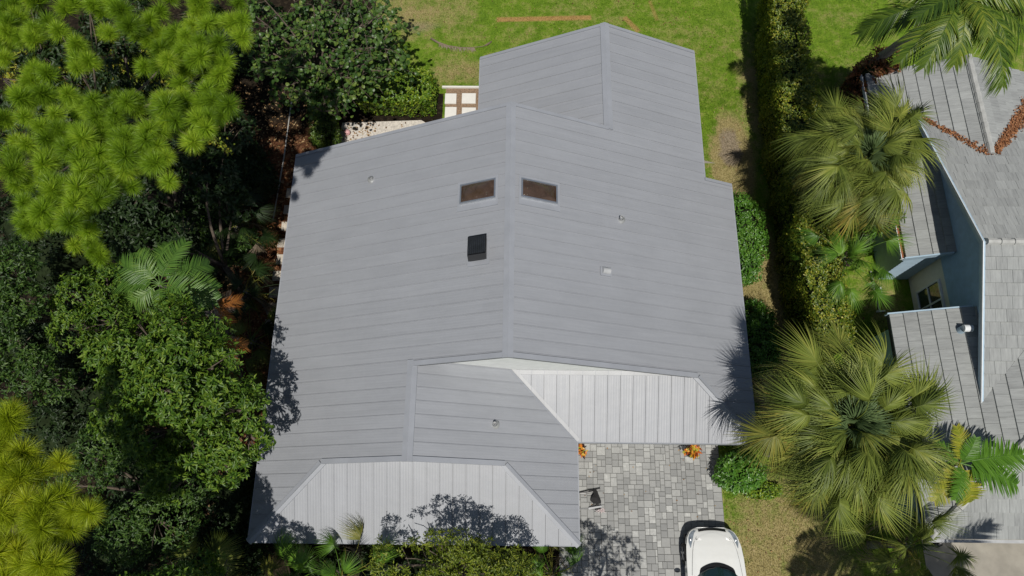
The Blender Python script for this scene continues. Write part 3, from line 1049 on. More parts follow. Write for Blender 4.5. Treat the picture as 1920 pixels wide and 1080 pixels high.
def build_house():
    t = thing('house', 'large house with grey standing seam metal roof in the middle of the photo', 'house', (0, 0, 0))
    # --- walls
    ins = 0.45
    foot = [(XL + ins, Yfe + ins), (XWR - ins, Yfe + ins), (XWR - ins, Ygar + ins), (XR1 - ins, Ygar + ins), (XR1 - ins, Ystep - 0.2),
            (XR2 - ins, Ystep - 0.2), (XR2 - ins, Ybw - 0.2), (XW + ins, Ybw - 0.2), (XW + ins, Yb - 0.2), (XL + ins, Yb - 0.2)]
    w = MB()
    n = len(foot)
    zt = ZE + 0.1
    w.add([(x, y, 0) for x, y in foot] + [(x, y, zt) for x, y in foot], [(i, (i + 1) % n, n + (i + 1) % n, n + i) for i in range(n)])
    wall = w.build('wall', 'stucco', t)
    gd = MB().box(2.3, 6.2, Ygar + ins - 0.02, Ygar + ins - 0.004, 0.02, 2.25)
    for k in range(4):
        gd.box(2.32, 6.18, Ygar + ins - 0.045, Ygar + ins - 0.021, 0.05 + k * 0.55, 0.05 + k * 0.55 + 0.5)
    gd.build('garage_door', 'white_plastic', t)
    # --- roof deck: solid body under the panels
    hx = XL + (Ywf + GW - Yfe)          # where the front hip meets the gable wall on the west side
    hxr = XWR - (Ywf + GW - Yfe)
    gx = XR1 - (Yg + GW - Ygar)
    kf = (Ywf - Yfe)
    SL = {
        'left': (zL, [(XL, Yfe), (XL + kf, Ywf), (x1, Ywf), (x1, Yg), (xr, Yg), (xr, Yb), (XL, Yb)]),
        'right': (zR, [(xr, Yb), (xr, Yg), (XR1 - (Yg - Ygar), Yg), (XR1, Ygar), (XR1, Ystep), (XR2, Ystep), (XR2, Ybw), (x2, Ybw), (x2, Yb)]),
        'wing': (zF, [(x1, Yg + GW), (x1, Ywf), (XWR - kf, Ywf), (XWR, Yfe), (XWR, Ygar), (XWR - (Yg + GW - Ygar), Yg + GW)]),
        'rear': (zB, [(x2, Ybw), (XW, Ybw), (XW, Yb - 0.3), (x2, Yb - 0.3)]),
        'hipf': (zHF, [(XL, Yfe), (XWR, Yfe), (hxr, Ywf + GW), (hx, Ywf + GW)]),
        'hipg': (zHG, [(XWR, Ygar), (XR1, Ygar), (gx, Yg + GW), (XWR - (Yg + GW - Ygar), Yg + GW)]),
    }
    dk = MB()
    for z, poly in SL.values():
        dk.prism(poly, lambda x, y, z=z: z(x, y) - 0.03, lambda x, y, z=z: z(x, y) - 0.17)
    roof = dk.build('roof', 'deck_dark', t)
    # --- standing seam panels
    PW, SW, SH = 0.375, 0.022, 0.022

    def panels(z, poly, axis, origin, mat, north=True):
        lo = min(p[axis] for p in poly)
        hi = max(p[axis] for p in poly)
        k0 = math.floor((lo - origin) / PW)
        k = k0
        while origin + k * PW < hi:
            a, b = origin + k * PW, origin + (k + 1) * PW
            k += 1
            mb = MB()
            gp = 0.008 if axis == 0 else 0.0015
            for (c, d, h) in ((a, b - SW - gp, 0.0), (b - SW, b, SH)):
                q = rect_clip(poly, -99, 99, c, d) if axis == 1 else rect_clip(poly, c, d, -99, 99)
                if q:
                    mb.prism(q, lambda x, y, h=h: z(x, y) + h, lambda x, y: z(x, y) - 0.028)
            if mb.V:
                mb.build('roof_panel', mat, roof)

    panels(*SL['left'], 1, Yg + 0.16, 'roof_metal_side')
    panels(*SL['right'], 1, Yg + 0.16, 'roof_metal_side')
    panels(*SL['wing'], 1, Ywf + 0.12, 'roof_metal_side')
    panels(*SL['rear'], 1, Yb + 0.22, 'roof_metal_side')
    panels(*SL['hipf'], 0, x1 + 0.02, 'roof_metal_front')
    panels(*SL['hipg'], 0, XWR + 0.15, 'roof_metal_front')

    # --- trims
    def trim(name, z, p0, p1, wd, h=0.045, low=0.03, mat='roof_trim'):
        """flat flashing along p0-p1, spreading wd to the left of it (plan)"""
        d = np.array([p1[0] - p0[0], p1[1] - p0[1]])
        d /= np.linalg.norm(d)
        nn = np.array([-d[1], d[0]]) * wd
        poly = [p0, p1, (p1[0] + nn[0], p1[1] + nn[1]), (p0[0] + nn[0], p0[1] + nn[1])]
        return MB().prism(poly, lambda x, y: z(x, y) + h, lambda x, y: z(x, y) - low).build(name, mat, t)

    def ridge(x, zf_l, zf_r, y0, y1, wd=0.145):
        mb = MB()
        mb.prism([(x - wd, y0), (x, y0), (x, y1), (x - wd, y1)], lambda a, b: zf_l(a, b) + 0.05, lambda a, b: zf_l(a, b) - 0.01)
        mb.prism([(x + 0.0005, y0), (x + wd, y0), (x + wd, y1), (x + 0.0005, y1)], lambda a, b: zf_r(a, b) + 0.05, lambda a, b: zf_r(a, b) - 0.01)
        mb.build('ridge_cap', 'roof_trim', t)

    ridge(xr, zL, zR, Yg - 0.03, Yb + 0.03)
    ridge(x1, zL, zF, Ywf - 0.03, Yg + GW - 0.02)
    ridge(x2, zB, zR, Yb - 0.05, Ybw + 0.03)
    # rakes (gable edges)
    rw = 0.10
    trim('rake_trim', zL, (xr - 0.146, Yb + 0.02), (XL - 0.015, Yb + 0.02), rw)
    trim('rake_trim', zR, (x2 - 0.0, Yb + 0.02), (xr + 0.146, Yb + 0.02), rw)
    trim('rake_trim', zB, (x2 - 0.146, Ybw + 0.02), (XW - 0.015, Ybw + 0.02), rw)
    trim('rake_trim', zR, (XR2 + 0.015, Ybw + 0.02), (x2 + 0.146, Ybw + 0.02), rw)
    trim('rake_trim', zL, (x1, Yg - 0.02), (xr - 0.146, Yg - 0.02), rw + .04)
    trim('rake_trim', zR, (xr + 0.146, Yg - 0.02), (XR1 - (Yg - Ygar), Yg - 0.02), rw + .04)
    trim('rake_trim', zL, (XL + kf, Ywf - 0.02), (x1 - 0.146, Ywf - 0.02), rw + .04)
    trim('rake_trim', zF, (x1 + 0.146, Ywf - 0.02), (XWR - kf, Ywf - 0.02), rw + .04)
    trim('rake_trim', zR, (XR1 + 0.015, Ystep + 0.02), (XR2, Ystep + 0.02), rw)
    # hips and valley: flashing bands on both sides
    trim('hip_cap', zL, (XL, Yfe), (XL + kf, Ywf), 0.10)
    trim('hip_cap', zHF, (XL + kf + .16, Ywf + .16), (XL, Yfe), 0.10)
    trim('hip_cap', zF, (XWR - kf, Ywf), (XWR, Yfe), 0.10)
    trim('hip_cap', zHF, (XWR, Yfe), (XWR - kf - .16, Ywf + .16), 0.10)
    trim('hip_cap', zR, (XR1 - (Yg - Ygar), Yg), (XR1, Ygar), 0.10)
    trim('hip_cap', zHG, (XR1, Ygar), (XR1 - (Yg - Ygar) - .16, Yg + .16), 0.10)
    vb = XWR - (Yg + GW - Ygar)
    trim('valley_flashing', zHG, (XWR, Ygar), (vb, Yg + GW), -0.11, h=0.012, mat='valley_metal')
    trim('valley_flashing', zF, (XWR, Ygar), (vb, Yg + GW), 0.05, h=0.012)
    trim('head_flashing', zHG, (vb + 0.1, Yg + GW - 0.13), (gx, Yg + GW - 0.13), 0.12, h=0.02, mat='valley_metal')
    # eave drip edges
    def drip(p0, p1, zz):
        d = np.array([p1[0] - p0[0], p1[1] - p0[1]])
        d /= np.linalg.norm(d)
        nn = np.array([d[1], -d[0]]) * 0.03
        poly = [p0, p1, (p1[0] + nn[0], p1[1] + nn[1]), (p0[0] + nn[0], p0[1] + nn[1])]
        MB().prism(poly, lambda x, y: zz + 0.0, lambda x, y: zz - 0.2).build('drip_edge', 'roof_trim', t)
    drip((XL, Yb), (XL, Yfe), ZE)
    drip((XL, Yfe), (XWR, Yfe), ZE - 0.02)
    drip((XWR, Yfe), (XWR, Ygar), zF(XWR, 0))
    drip((XWR, Ygar), (XR1, Ygar), ZE - 0.02)
    drip((XR1, Ygar), (XR1, Ystep), zR(XR1, 0))
    drip((XR2, Ystep), (XR2, Ybw), zR(XR2, 0))
    drip((XW, Ybw), (XW, Yb), zB(XW, 0))
    # --- gable walls above the lower roofs (the white one shows)
    yw = Yg + GW
    gw = MB()
    xa, xb = x1, XR1 - (yw - Ygar)
    top = lambda x: min(zL(x, 0), zR(x, 0)) - 0.1
    pts = [(xa, zHG(0, yw) - 0.3), (xb, zHG(0, yw) - 0.3), (xb, top(xb) + 0.06), (xr, top(xr)), (xa, top(xa))]
    gw.add([(x, yw, z) for x, z in pts] + [(x, yw + 0.1, z) for x, z in pts], [(0, 1, 2, 3, 4), (9, 8, 7, 6, 5)] + [(i, i + 5, (i + 1) % 5 + 5, (i + 1) % 5) for i in range(5)])
    gw.build('gable_wall', 'white_wall', t)
    yw = Ywf + GW
    pts = [(hx, zHF(0, yw) - 0.3), (hxr, zHF(0, yw) - 0.3), (hxr, zF(hxr, 0) - 0.12), (x1, z1 - 0.1), (hx, zL(hx, 0) - 0.12)]
    MB().add([(x, yw, z) for x, z in pts] + [(x, yw + 0.1, z) for x, z in pts], [(0, 1, 2, 3, 4), (9, 8, 7, 6, 5)] + [(i, i + 5, (i + 1) % 5 + 5, (i + 1) % 5) for i in range(5)]).build('gable_wall', 'white_wall', t)
    for (pa_, pb_, pc_, yy) in (((XL + ins, ZE), (XR1 - ins, ZE), (xr, zr - .2), Yb - 0.2), ((XW + ins, zB(XW, 0)), (XR2 - ins, zR(XR2, 0)), (x2, z2 - .2), Ybw - 0.2)):
        MB().add([(pa_[0], yy, pa_[1]), (pb_[0], yy, pb_[1]), (pc_[0], yy, pc_[1])], [(0, 2, 1)]).build('gable_wall', 'stucco', t)

    # --- skylights
    def skylight(z, cx, cy, w, h, lab):
        s = 1 if z is zR else -1
        fr = MB()
        for (a, b, c, d) in ((-w / 2, w / 2, -h / 2, -h / 2 + .045), (-w / 2, w / 2, h / 2 - .045, h / 2), (-w / 2, -w / 2 + .045, -h / 2 + .045, h / 2 - .045), (w / 2 - .045, w / 2, -h / 2 + .045, h / 2 - .045)):
            fr.prism([(cx + a, cy + c), (cx + b, cy + c), (cx + b, cy + d), (cx + a, cy + d)], lambda x, y: z(x, y) + 0.13, lambda x, y: z(x, y) - 0.02)
        sk = thing_part('skylight', t)
        sk['label'] = lab
        fr.build('frame', 'aluminium', sk)
        V, F = [], []
        n = 12
        for j in range(n + 1):
            for i in range(n + 1):
                a, b = i / n * 2 - 1, j / n * 2 - 1
                x, y = cx + a * (w / 2 - .046), cy + b * (h / 2 - .046)
                V.append((x, y, z(x, y) + 0.08 + 0.11 * (1 - a ** 2) ** .7 * (1 - b ** 2) ** .7 + .012 * math.sin(5 * a + 3 * b)))
        for j in range(n):
            for i in range(n):
                F.append((j * (n + 1) + i, j * (n + 1) + i + 1, (j + 1) * (n + 1) + i + 1, (j + 1) * (n + 1) + i))
        obj('dome', V, F, 'bronze_acrylic', sk, True)
        m2 = 0.07
        MB().prism([(cx - w / 2 - m2, cy - h / 2 - 0.2), (cx + w / 2 + m2, cy - h / 2 - 0.2), (cx + w / 2 + m2, cy + h / 2 + .12), (cx - w / 2 - m2, cy + h / 2 + .12)], lambda x, y: z(x, y) + 0.042, lambda x, y: z(x, y) - 0.02).build('curb_flashing', 'roof_trim', sk)

    skylight(zL, -1.23, 9.32, 1.06, 0.62, 'bronze skylight dome on the slope left of the ridge')
    skylight(zR, 0.57, 9.32, 1.06, 0.6, 'bronze skylight dome on the slope right of the ridge')

    # --- solar attic fan
    v = thing_part('roof_ventilator', t)
    v['label'] = 'square black attic ventilator with a ribbed top'
    cx, cy = -1.17, 7.42
    z = zL
    MB().prism([(cx - .29, cy - .38), (cx + .33, cy - .38), (cx + .33, cy + .3), (cx - .29, cy + .3)], lambda x, y: z(x, y) + 0.045, lambda x, y: z(x, y) - .02).build('base_flashing', 'roof_trim', v)
    MB().prism([(cx - .21, cy - .24), (cx + .21, cy - .24), (cx + .21, cy + .24), (cx - .21, cy + .24)], lambda x, y: z(x, y) + 0.16, lambda x, y: z(x, y) + 0.02).build('throat', 'black_plastic', v)
    MB().prism([(cx - .26, cy - .28), (cx + .26, cy - .28), (cx + .26, cy + .28), (cx - .26, cy + .28)], lambda x, y: z(x, y) + 0.62, lambda x, y: z(x, y) + 0.162).build('hood', 'black_plastic', v)
    for i in range(9):
        a = cx - .24 + i * .054
        MB().prism([(a, cy - .25), (a + .044, cy - .25), (a + .044, cy + .25), (a, cy + .25)], lambda x, y: z(x, y) + 0.636, lambda x, y: z(x, y) + 0.6205).build('top_slat', 'black_panel', v)

    # --- pipe boots and the low box vent
    def boot(z, x, y, r=0.05, h=0.22):
        p = thing_part('vent_pipe', t)
        zz = z(x, y)
        MB().lathe([(0.13, 0.0), (0.13, 0.012), (0.085, 0.03), (r + .012, .08), (r + .012, .1)], 18, (x, y, zz - 0.0)).build('boot', 'lead_boot', p, True)
        MB().lathe([(r, -.1), (r, h), (r - .012, h), (r - .012, h - .1), (0.001, h - .1)], 16, (x, y, zz)).build('pipe', 'grey_pipe', p)
    q = [hit(697, 337, P_, 0, zr - P_ * xr), hit(1164, 412, -P_, 0, zr + P_ * xr), hit(928, 796, -P_, 0, z1 + P_ * x1)]
    boot(zL, q[0][0], q[0][1], .035, .09)
    boot(zR, q[1][0], q[1][1])
    boot(zF, q[2][0], q[2][1])
    c = hit(1136, 509, -P_, 0, zr + P_ * xr)
    p = thing_part('box_vent', t)
    MB().prism([(c[0] - .17, c[1] - .15), (c[0] + .17, c[1] - .15), (c[0] + .17, c[1] + .12), (c[0] - .17, c[1] + .12)], lambda x, y: zR(x, y) + .05, lambda x, y: zR(x, y) - .02).build('flange', 'roof_trim', p)
    V, F = tube([(c[0] - .11, c[1], zR(c[0] - .11, 0) + .07), (c[0] + .11, c[1], zR(c[0] + .11, 0) + .07)], [.095, .095], 16)
    MB().add(V, F).build('hood', 'grey_pipe', p)
    return t


def thing_part(name, parent):
    o = bpy.data.objects.new(name, None)
    o.empty_display_size = 0.1
    return link(o, parent)


build_house()


# ------------------------------------------------------------------ neighbour's house with the grey tile roof
def build_neighbour():
    t = thing('neighbour_house', 'neighbouring house with grey flat tile roof and blue siding', 'house', (14, 8, 0))
    T0 = np.array([14.0, 8.0, 0.0])
    pn = 0.417
    ZE_ = 2.4
    XE, YS, YN1 = 11.87, -0.03, 6.75
    XP, YP = 12.75, 8.73
    YA, ZA, XRK, XWALL = 8.30, 4.76, 13.79, 14.12
    KS, KN, KW = 0.352, 0.345, 0.362
    XV, ZV, XNW, YNE = 15.55, 3.5, 12.51, 15.88
    zW = lambda x, y: ZE_ + pn * (x - XE)
    zH = lambda x, y: ZE_ + pn * (y - YS)
    zS = lambda x, y: ZA + KS * (y - YA)
    zN = lambda x, y: ZA - KN * (y - YA)
    zNW = lambda x, y: ZV - KW * (XV - x)
    zNE = lambda x, y: ZV - KW * (x - XV)
    zP = lambda x, y: ZE_ + pn * (x - XP)
    yWv = lambda x: YA + (ZA - zNW(x, 0)) / KN
    yEv = lambda x: YA + (ZA - zNE(x, 0)) / KN
    ySv = lambda x: YA - (ZA - zW(x, 0)) / KS      # lower valley
    YV = yWv(XV)
    XF, XR_ = 18.6, 17.5
    SL = [
        ('W', zW, [(XE, YS), (XR_, YS + XR_ - XE), (XR_, ySv(XR_)), (XWALL, ySv(XWALL)), (XWALL, YN1), (XE, YN1)], 0, 1),
        ('H', zH, [(XE, YS), (XF, YS), (XF, YS + XR_ - XE), (XR_, YS + XR_ - XE)], 1, 1),
        ('S', zS, [(XRK, ySv(XRK)), (XR_, ySv(XR_)), (XR_, YA), (XRK, YA)], 1, 1),
        ('N', zN, [(XRK, YA), (XF, YA), (XF, yEv(XF)), (XV, YV), (XRK, yWv(XRK))], 1, -1),
        ('NW', zNW, [(XNW, YNE), (XNW, yWv(XNW)), (XV, YV), (XV, YNE)], 0, 1),
        ('NE', zNE, [(XV, YNE), (XV, YV), (XF, yEv(XF)), (XF, YNE)], 0, -1),
        ('P', zP, [(XP, YP), (XWALL, YP), (XWALL, 12.6), (XP, 12.6)], 0, 1),
    ]
    dk = MB()
    for nm, z, poly, ax, sg in SL:
        dk.prism([(x - T0[0], y - T0[1]) for x, y in poly], lambda x, y, z=z: z(x + T0[0], y + T0[1]) - 0.02, lambda x, y, z=z: z(x + T0[0], y + T0[1]) - 0.16)
    roof = dk.build('roof', 'deck_dark', t)
    # tiles: each course is thick at its lower edge and dives under the next one
    EX, TW, TH = 0.365, 0.33, 0.045
    r = random.Random(9)
    todo = []
    for nm, z, poly, ax, sg in SL:
        lo, hi = min(p[ax] for p in poly), max(p[ax] for p in poly)
        o = 1 - ax
        blo, bhi = min(p[o] for p in poly), max(p[o] for p in poly)
        k = 0
        while True:
            a = lo + k * EX if sg > 0 else hi - (k + 1) * EX
            if (sg > 0 and a >= hi) or (sg < 0 and a + EX <= lo):
                break
            off = (k % 2) * TW / 2 + (0.0 if ax else 0.07)
            j = -1
            while blo + j * TW + off < bhi:
                b = blo + j * TW + off
                j += 1
                e0, e1, f0, f1 = a, a + EX, b + 0.003, b + TW - 0.003
                q = rect_clip(poly, e0, e1, f0, f1) if ax == 0 else rect_clip(poly, f0, f1, e0, e1)
                if not q:
                    continue
                full = area(q) > 0.995 * EX * (TW - 0.006)
                todo.append((nm, z, q, ax, sg, a, b, full))
            k += 1

    def inview(e):
        c = np.mean(np.array(e[2]), axis=0)
        p = np.array([c[0], c[1], e[1](c[0], c[1])]) - np.array([0, 0, CAM_H])
        w_ = p @ FWD
        px, py = 960 + FPX * (p @ RGT) / w_, 540 - FPX * (p @ UPV) / w_
        ok = px < 1915 and 0 < py < 1080
        hid = (e[0] == 'P' and c[1] > 11.0) or (e[0] == 'N' and c[0] < 13.6 and c[1] > 11) or (e[0] in 'NW' and len(e[0]) == 2 and c[0] < 12.9)
        return (0 if ok and not hid else 1, 0 if e[7] else 1, -area(e[2]))

    todo.sort(key=inview)
    cache = {}
    rest = [MB(), MB()]
    for n, (nm, z, q, ax, sg, a, b, full) in enumerate(todo):
        def top(x, y):
            v = (x, y)[ax]
            fr = (v - a) / EX if sg > 0 else (a + EX - v) / EX
            return z(x, y) + 0.012 + TH * (1 - fr)
        bot = lambda x, y: z(x, y) - 0.012
        if n < 300:
            if full and nm in cache:
                me, (cx, cy, cz) = cache[nm]
                cen = np.mean(np.array(q), axis=0)
                o = bpy.data.objects.new('roof_tile', me)
                o.location = (cen[0] - cx, cen[1] - cy, z(cen[0], cen[1]) - cz + r.uniform(-.004, .004))
                link(o, roof)
            else:
                mb = MB().prism(q, top, bot)
                mb.V = [(v[0] - T0[0], v[1] - T0[1], v[2]) for v in mb.V]
                o = mb.build('roof_tile', 'roof_tile_' + 'xy'[ax], roof)
                if full:
                    cen = np.mean(np.array(q), axis=0)
                    cache[nm] = (o.data, (cen[0], cen[1], z(cen[0], cen[1])))
        else:
            mb = MB().prism(q, top, bot)
            rest[ax].add([(v[0] - T0[0], v[1] - T0[1], v[2]) for v in mb.V], mb.F)
    for ax in (0, 1):
        tag(rest[ax].build('roof_tiles', 'roof_tile_joined_' + 'xy'[ax], roof), kind='stuff')

    def L_(p):
        return (p[0] - T0[0], p[1] - T0[1], p[2])

    def part(name, mat, V, F, par=None):
        return obj(name, [L_(v) for v in V], F, mat, par or t)

    def boxp(name, mat, x0, x1_, y0, y1, z0, z1_, par=None):
        mb = MB().box(x0 - T0[0], x1_ - T0[0], y0 - T0[1], y1 - T0[1], z0, z1_)
        return mb.build(name, mat, par or t)

    # hip cap, ridge caps
    def cap(pts, rad=0.09):
        d = np.array(pts[1]) - np.array(pts[0])
        n = max(2, int(np.linalg.norm(d) / 0.38))
        for i in range(n):
            a, b = np.array(pts[0]) + d * i / n, np.array(pts[0]) + d * (i + 0.985) / n
            V, F = tube([a + [0, 0, .035], b + [0, 0, .015]], [rad * 1.05, rad * .95], 8)
            part('ridge_tile', 'ridge_slate', V, F)
    cap([(XE + .05, YS + .05, ZE_ + .05), (XR_, YS + XR_ - XE, zW(XR_, 0) + .03)], 0.11)
    cap([(XRK + .02, YA, ZA + .03), (XF, YA, ZA + .03)], 0.1)
    cap([(XV, YNE - .03, ZV + .02), (XV, YV + .03, ZV + .02)], 0.1)
    # walls
    zc = 2.1   # change from cream stucco to blue siding
    def wallq(name, mat, pts):
        part(name, mat, pts, [tuple(range(len(pts)))])
    wallq('lower_wall', 'cream_wall', [(XWALL, 12.6, 0), (XWALL, 0.6, 0), (XWALL, 0.6, zc), (XWALL, 12.6, zc)])
    ys, yn = ySv(XWALL) - .1, 12.4
    # clapboards, each a lapped course
    z0 = zc
    while z0 < ZA - .15:
        z1_ = min(z0 + 0.16, ZA - .1)
        def span(zz):
            return max(ys, YA - (ZA - .1 - zz) / KS), min(yn, YA + (ZA - .1 - zz) / KN)
        (a0, b0), (a1, b1) = span(z0), span(z1_)
        if b1 - a1 > 0.1:
            part('clapboard', 'blue_siding', [(XWALL - .03, a0, z0), (XWALL - .03, b0, z0), (XWALL - .008, b1, z1_), (XWALL - .008, a1, z1_), (XWALL, a0, z0), (XWALL, b0, z0)], [(0, 3, 2, 1), (0, 1, 5, 4)])
        z0 = z1_
    # rake boards, white edge on blue board
    for (ya, yb, z) in ((ySv(XRK) - .08, YA, zS), (YA, yWv(XRK) - .1, zN)):
        for (dx0, dx1, dz0, dz1, mat) in ((-.05, -.002, -.16, .05, 'blue_trim'), (-.075, -.052, -.02, .06, 'gutter_white')):
            V = [(XRK + dx, y, z(0, y) + dz) for y in (ya, yb) for dx, dz in ((dx0, dz0), (dx1, dz0), (dx1, dz1), (dx0, dz1))]
            part('rake_board', mat, V, [(0, 1, 5, 4), (1, 2, 6, 5), (2, 3, 7, 6), (3, 0, 4, 7), (3, 2, 1, 0), (4, 5, 6, 7)])
        V = [(x, y, z(0, y) - .165) for y in (ya, yb) for x in (XRK, XWALL)]
        part('soffit', 'blue_siding', V, [(0, 1, 3, 2)])
    # side walls of the two single-storey projections
    xw1 = XP + .28
    z0 = 0.0
    while z0 < 2.75:
        z1_ = z0 + 0.17
        lim = lambda zz: max(xw1, XP + (zz - ZE_ + .16) / pn) if zz > ZE_ - .1 else xw1
        part('clapboard', 'blue_trim', [(lim(z0), YP + .11, z0), (XWALL - .04, YP + .11, z0), (XWALL - .04, YP + .135, z1_), (lim(z1_), YP + .135, z1_), (lim(z0), YP + .14, z0), (XWALL - .04, YP + .14, z0)], [(0, 1, 2, 3), (0, 4, 5, 1)])
        z0 = z1_
    wallq('side_wall', 'blue_trim', [(xw1, YP + .14, 0), (xw1, YP + .14, ZE_ - .05), (xw1, 12.6, ZE_ - .05), (xw1, 12.6, 0)])
    V = [(XP - .04, YP - .05, ZE_ - .18), (XWALL - .1, YP - .05, zP(XWALL - .1, 0) - .18), (XWALL - .1, YP - .05, zP(XWALL - .1, 0) + .05), (XP - .04, YP - .05, ZE_ + .05)]
    part('rake_board', 'blue_trim', V + [(a, b + .045, c) for a, b, c in V], [(0, 1, 2, 3), (7, 6, 5, 4), (0, 4, 5, 1), (3, 2, 6, 7), (0, 3, 7, 4)])
    V = [(XE - .04, YN1 + .01, ZE_ - .18), (XWALL - .1, YN1 + .01, zW(XWALL - .1, 0) - .18), (XWALL - .1, YN1 + .01, zW(XWALL - .1, 0) + .03), (XE - .04, YN1 + .01, ZE_ + .03)]
    part('rake_board', 'blue_trim', V + [(a, b + .045, c) for a, b, c in V], [(3, 2, 1, 0), (4, 5, 6, 7), (1, 5, 4, 0), (7, 6, 2, 3), (4, 7, 3, 0)])
    wallq('side_wall', 'blue_siding', [(XE + .45, YS + .45, 0), (XE + .45, YS + .45, 2.45), (XE + .45, YN1 - .2, 2.45), (XE + .45, YN1 - .2, 0)])
    wallq('side_wall', 'blue_siding', [(XE + .45, YN1 - .2, 0), (XE + .45, YN1 - .2, 2.5), (XWALL, YN1 - .2, 3.2), (XWALL, YN1 - .2, 0)])
    wallq('side_wall', 'cream_wall', [(XE + .45, YS + .45, 0), (XF, YS + .45, 0), (XF, YS + .45, 2.5), (XE + .45, YS + .45, 2.5)])
    wallq('side_wall', 'cream_wall', [(XNW + .45, 12.6, 0), (XNW + .45, 12.6, 2.4), (XNW + .45, YNE - .2, 2.4), (XNW + .45, YNE - .2, 0)])
    wallq('side_wall', 'cream_wall', [(XNW + .45, YNE - .2, 0), (XNW + .45, YNE - .2, 2.4), (XV, YNE - .2, ZV - .15), (XF, YNE - .2, 2.3), (XF, YNE - .2, 0)])
    # gutters
    def gutter(x, y0, y1, z, dirt=True):
        g = MB()
        a = x - T0[0]
        g.box(a - .13, a - .11, y0 - T0[1], y1 - T0[1], z - .13, z)
        g.box(a - .11, a - .01, y0 - T0[1], y1 - T0[1], z - .13, z - .115)
        g.box(a - .13, a - .01, y0 - T0[1] - .012, y0 - T0[1], z - .13, z)
        g.build('gutter', 'gutter_white', t)
        if dirt:
            MB().box(a - .109, a - .012, y0 - T0[1] + .01, y1 - T0[1], z - .114, z - .06).build('gutter_debris', 'gutter_rust', t)
    gutter(XP, YP - .02, 12.6, ZE_)
    gutter(XNW, 12.7, YNE, zNW(XNW, 0), False)
    MB().box(XE - T0[0], 4.6, YS - T0[1] - .10, YS - T0[1] - .01, ZE_ - .13, ZE_ - .03).build('gutter', 'grey_pipe', t)
    MB().tube([(XE - T0[0] + .28, YS - T0[1] - .14, 2.2), (XE - T0[0] + .40, YS - T0[1] - .17, 2.14), (XE - T0[0] + .52, YS - T0[1] - .11, 2.2)], [.07, .09, .07], 10).build('flood_light', 'black_plastic', t)
    # window in the cream wall
    win = thing_part('window', t)
    wx = XWALL - T0[0]
    y0, y1_, za, zb = 6.9 - T0[1], 8.15 - T0[1], 0.45, 1.75
    fr = MB()
    fw = 0.06
    for (a, b, c, d) in ((y0 - fw, y1_ + fw, za - fw, za), (y0 - fw, y1_ + fw, zb, zb + fw), (y0 - fw, y0, za, zb), (y1_, y1_ + fw, za, zb), ((y0 + y1_) / 2 - .025, (y0 + y1_) / 2 + .025, za, zb), (y0, (y0 + y1_) / 2 - .026, (za + zb) / 2 - .02, (za + zb) / 2 + .02), ((y0 + y1_) / 2 + .026, y1_, (za + zb) / 2 - .02, (za + zb) / 2 + .02)):
        fr.box(wx - .07, wx - .002, a, b, c, d)
    fr.build('window_frame', 'gutter_white', win)
    ym, zm = (y0 + y1_) / 2, (za + zb) / 2
    for (a, b, c, d) in ((y0, ym - .025, za, zm - .02), (ym + .025, y1_, za, zm - .02), (y0, ym - .025, zm + .02, zb), (ym + .025, y1_, zm + .02, zb)):
        MB().box(wx - .03, wx - .012, a, b, c, d).build('pane', 'pane_glass', win)
    # gooseneck vent on the low roof
    v = thing_part('roof_vent', t)
    c = hit(1800, 620, pn, 0, ZE_ - pn * XE)
    bx, by, bz = c - T0
    MB().lathe([(.11, -.05), (.11, .22)], 14, (bx, by, bz)).build('neck', 'blue_trim', v, True)
    V, F = tube([(bx - .06, by, bz + .27), (bx + .2, by, bz + .27)], [.11, .11], 16)
    MB().add(V, F).build('hood', 'gutter_white', v)
    # leaf litter in the valleys: a loose heap of orange leaves
    def litter(p, q_, n, wd, zf, name='leaf_litter'):
        p, q_ = np.array(p), np.array(q_)
        s = rng.uniform(0, 1, n)
        c = p + (q_ - p) * s[:, None]
        c = c + rng.normal(size=c.shape) * np.array([wd, wd]) * (0.35 + s[:, None])
        P3 = np.array([[x, y, zf(x, y) + rng.uniform(0.03, 0.11)] for x, y in c]) - T0
        D = rdirs(n)
        D[:, 2] *= 0.35
        V, F = leafset(P3, D, rdirs(n) * .6 + np.array([0, 0, 1.0]), rng.uniform(.06, .11, n), rng.uniform(.04, .07, n))
        o = obj(name, V, F, 'orange_litter')
        o.location = T0
        return o
    zmax = lambda *f: (lambda x, y: max(g(x, y) for g in f))
    tag(litter((13.9, yWv(13.9)), (XV - .1, YV + .05), 480, .06, zmax(zN, zNW)), 'thin line of fallen orange leaves in the valley behind the upper sabal palm', 'leaf litter', kind='stuff')
    tag(litter((XV + .15, YV + .1), (18.2, yEv(18.2)), 2100, .12, zmax(zN, zNE)), 'broad drift of fallen orange leaves in the roof valley at the right edge', 'leaf litter', kind='stuff')
    tag(litter((15.9, ySv(15.9)), (16.7, ySv(16.7)), 150, .05, zmax(zS, zW)), 'few orange leaves in the lower valley of the tile roof', 'leaf litter', kind='stuff')
    return t


build_neighbour()

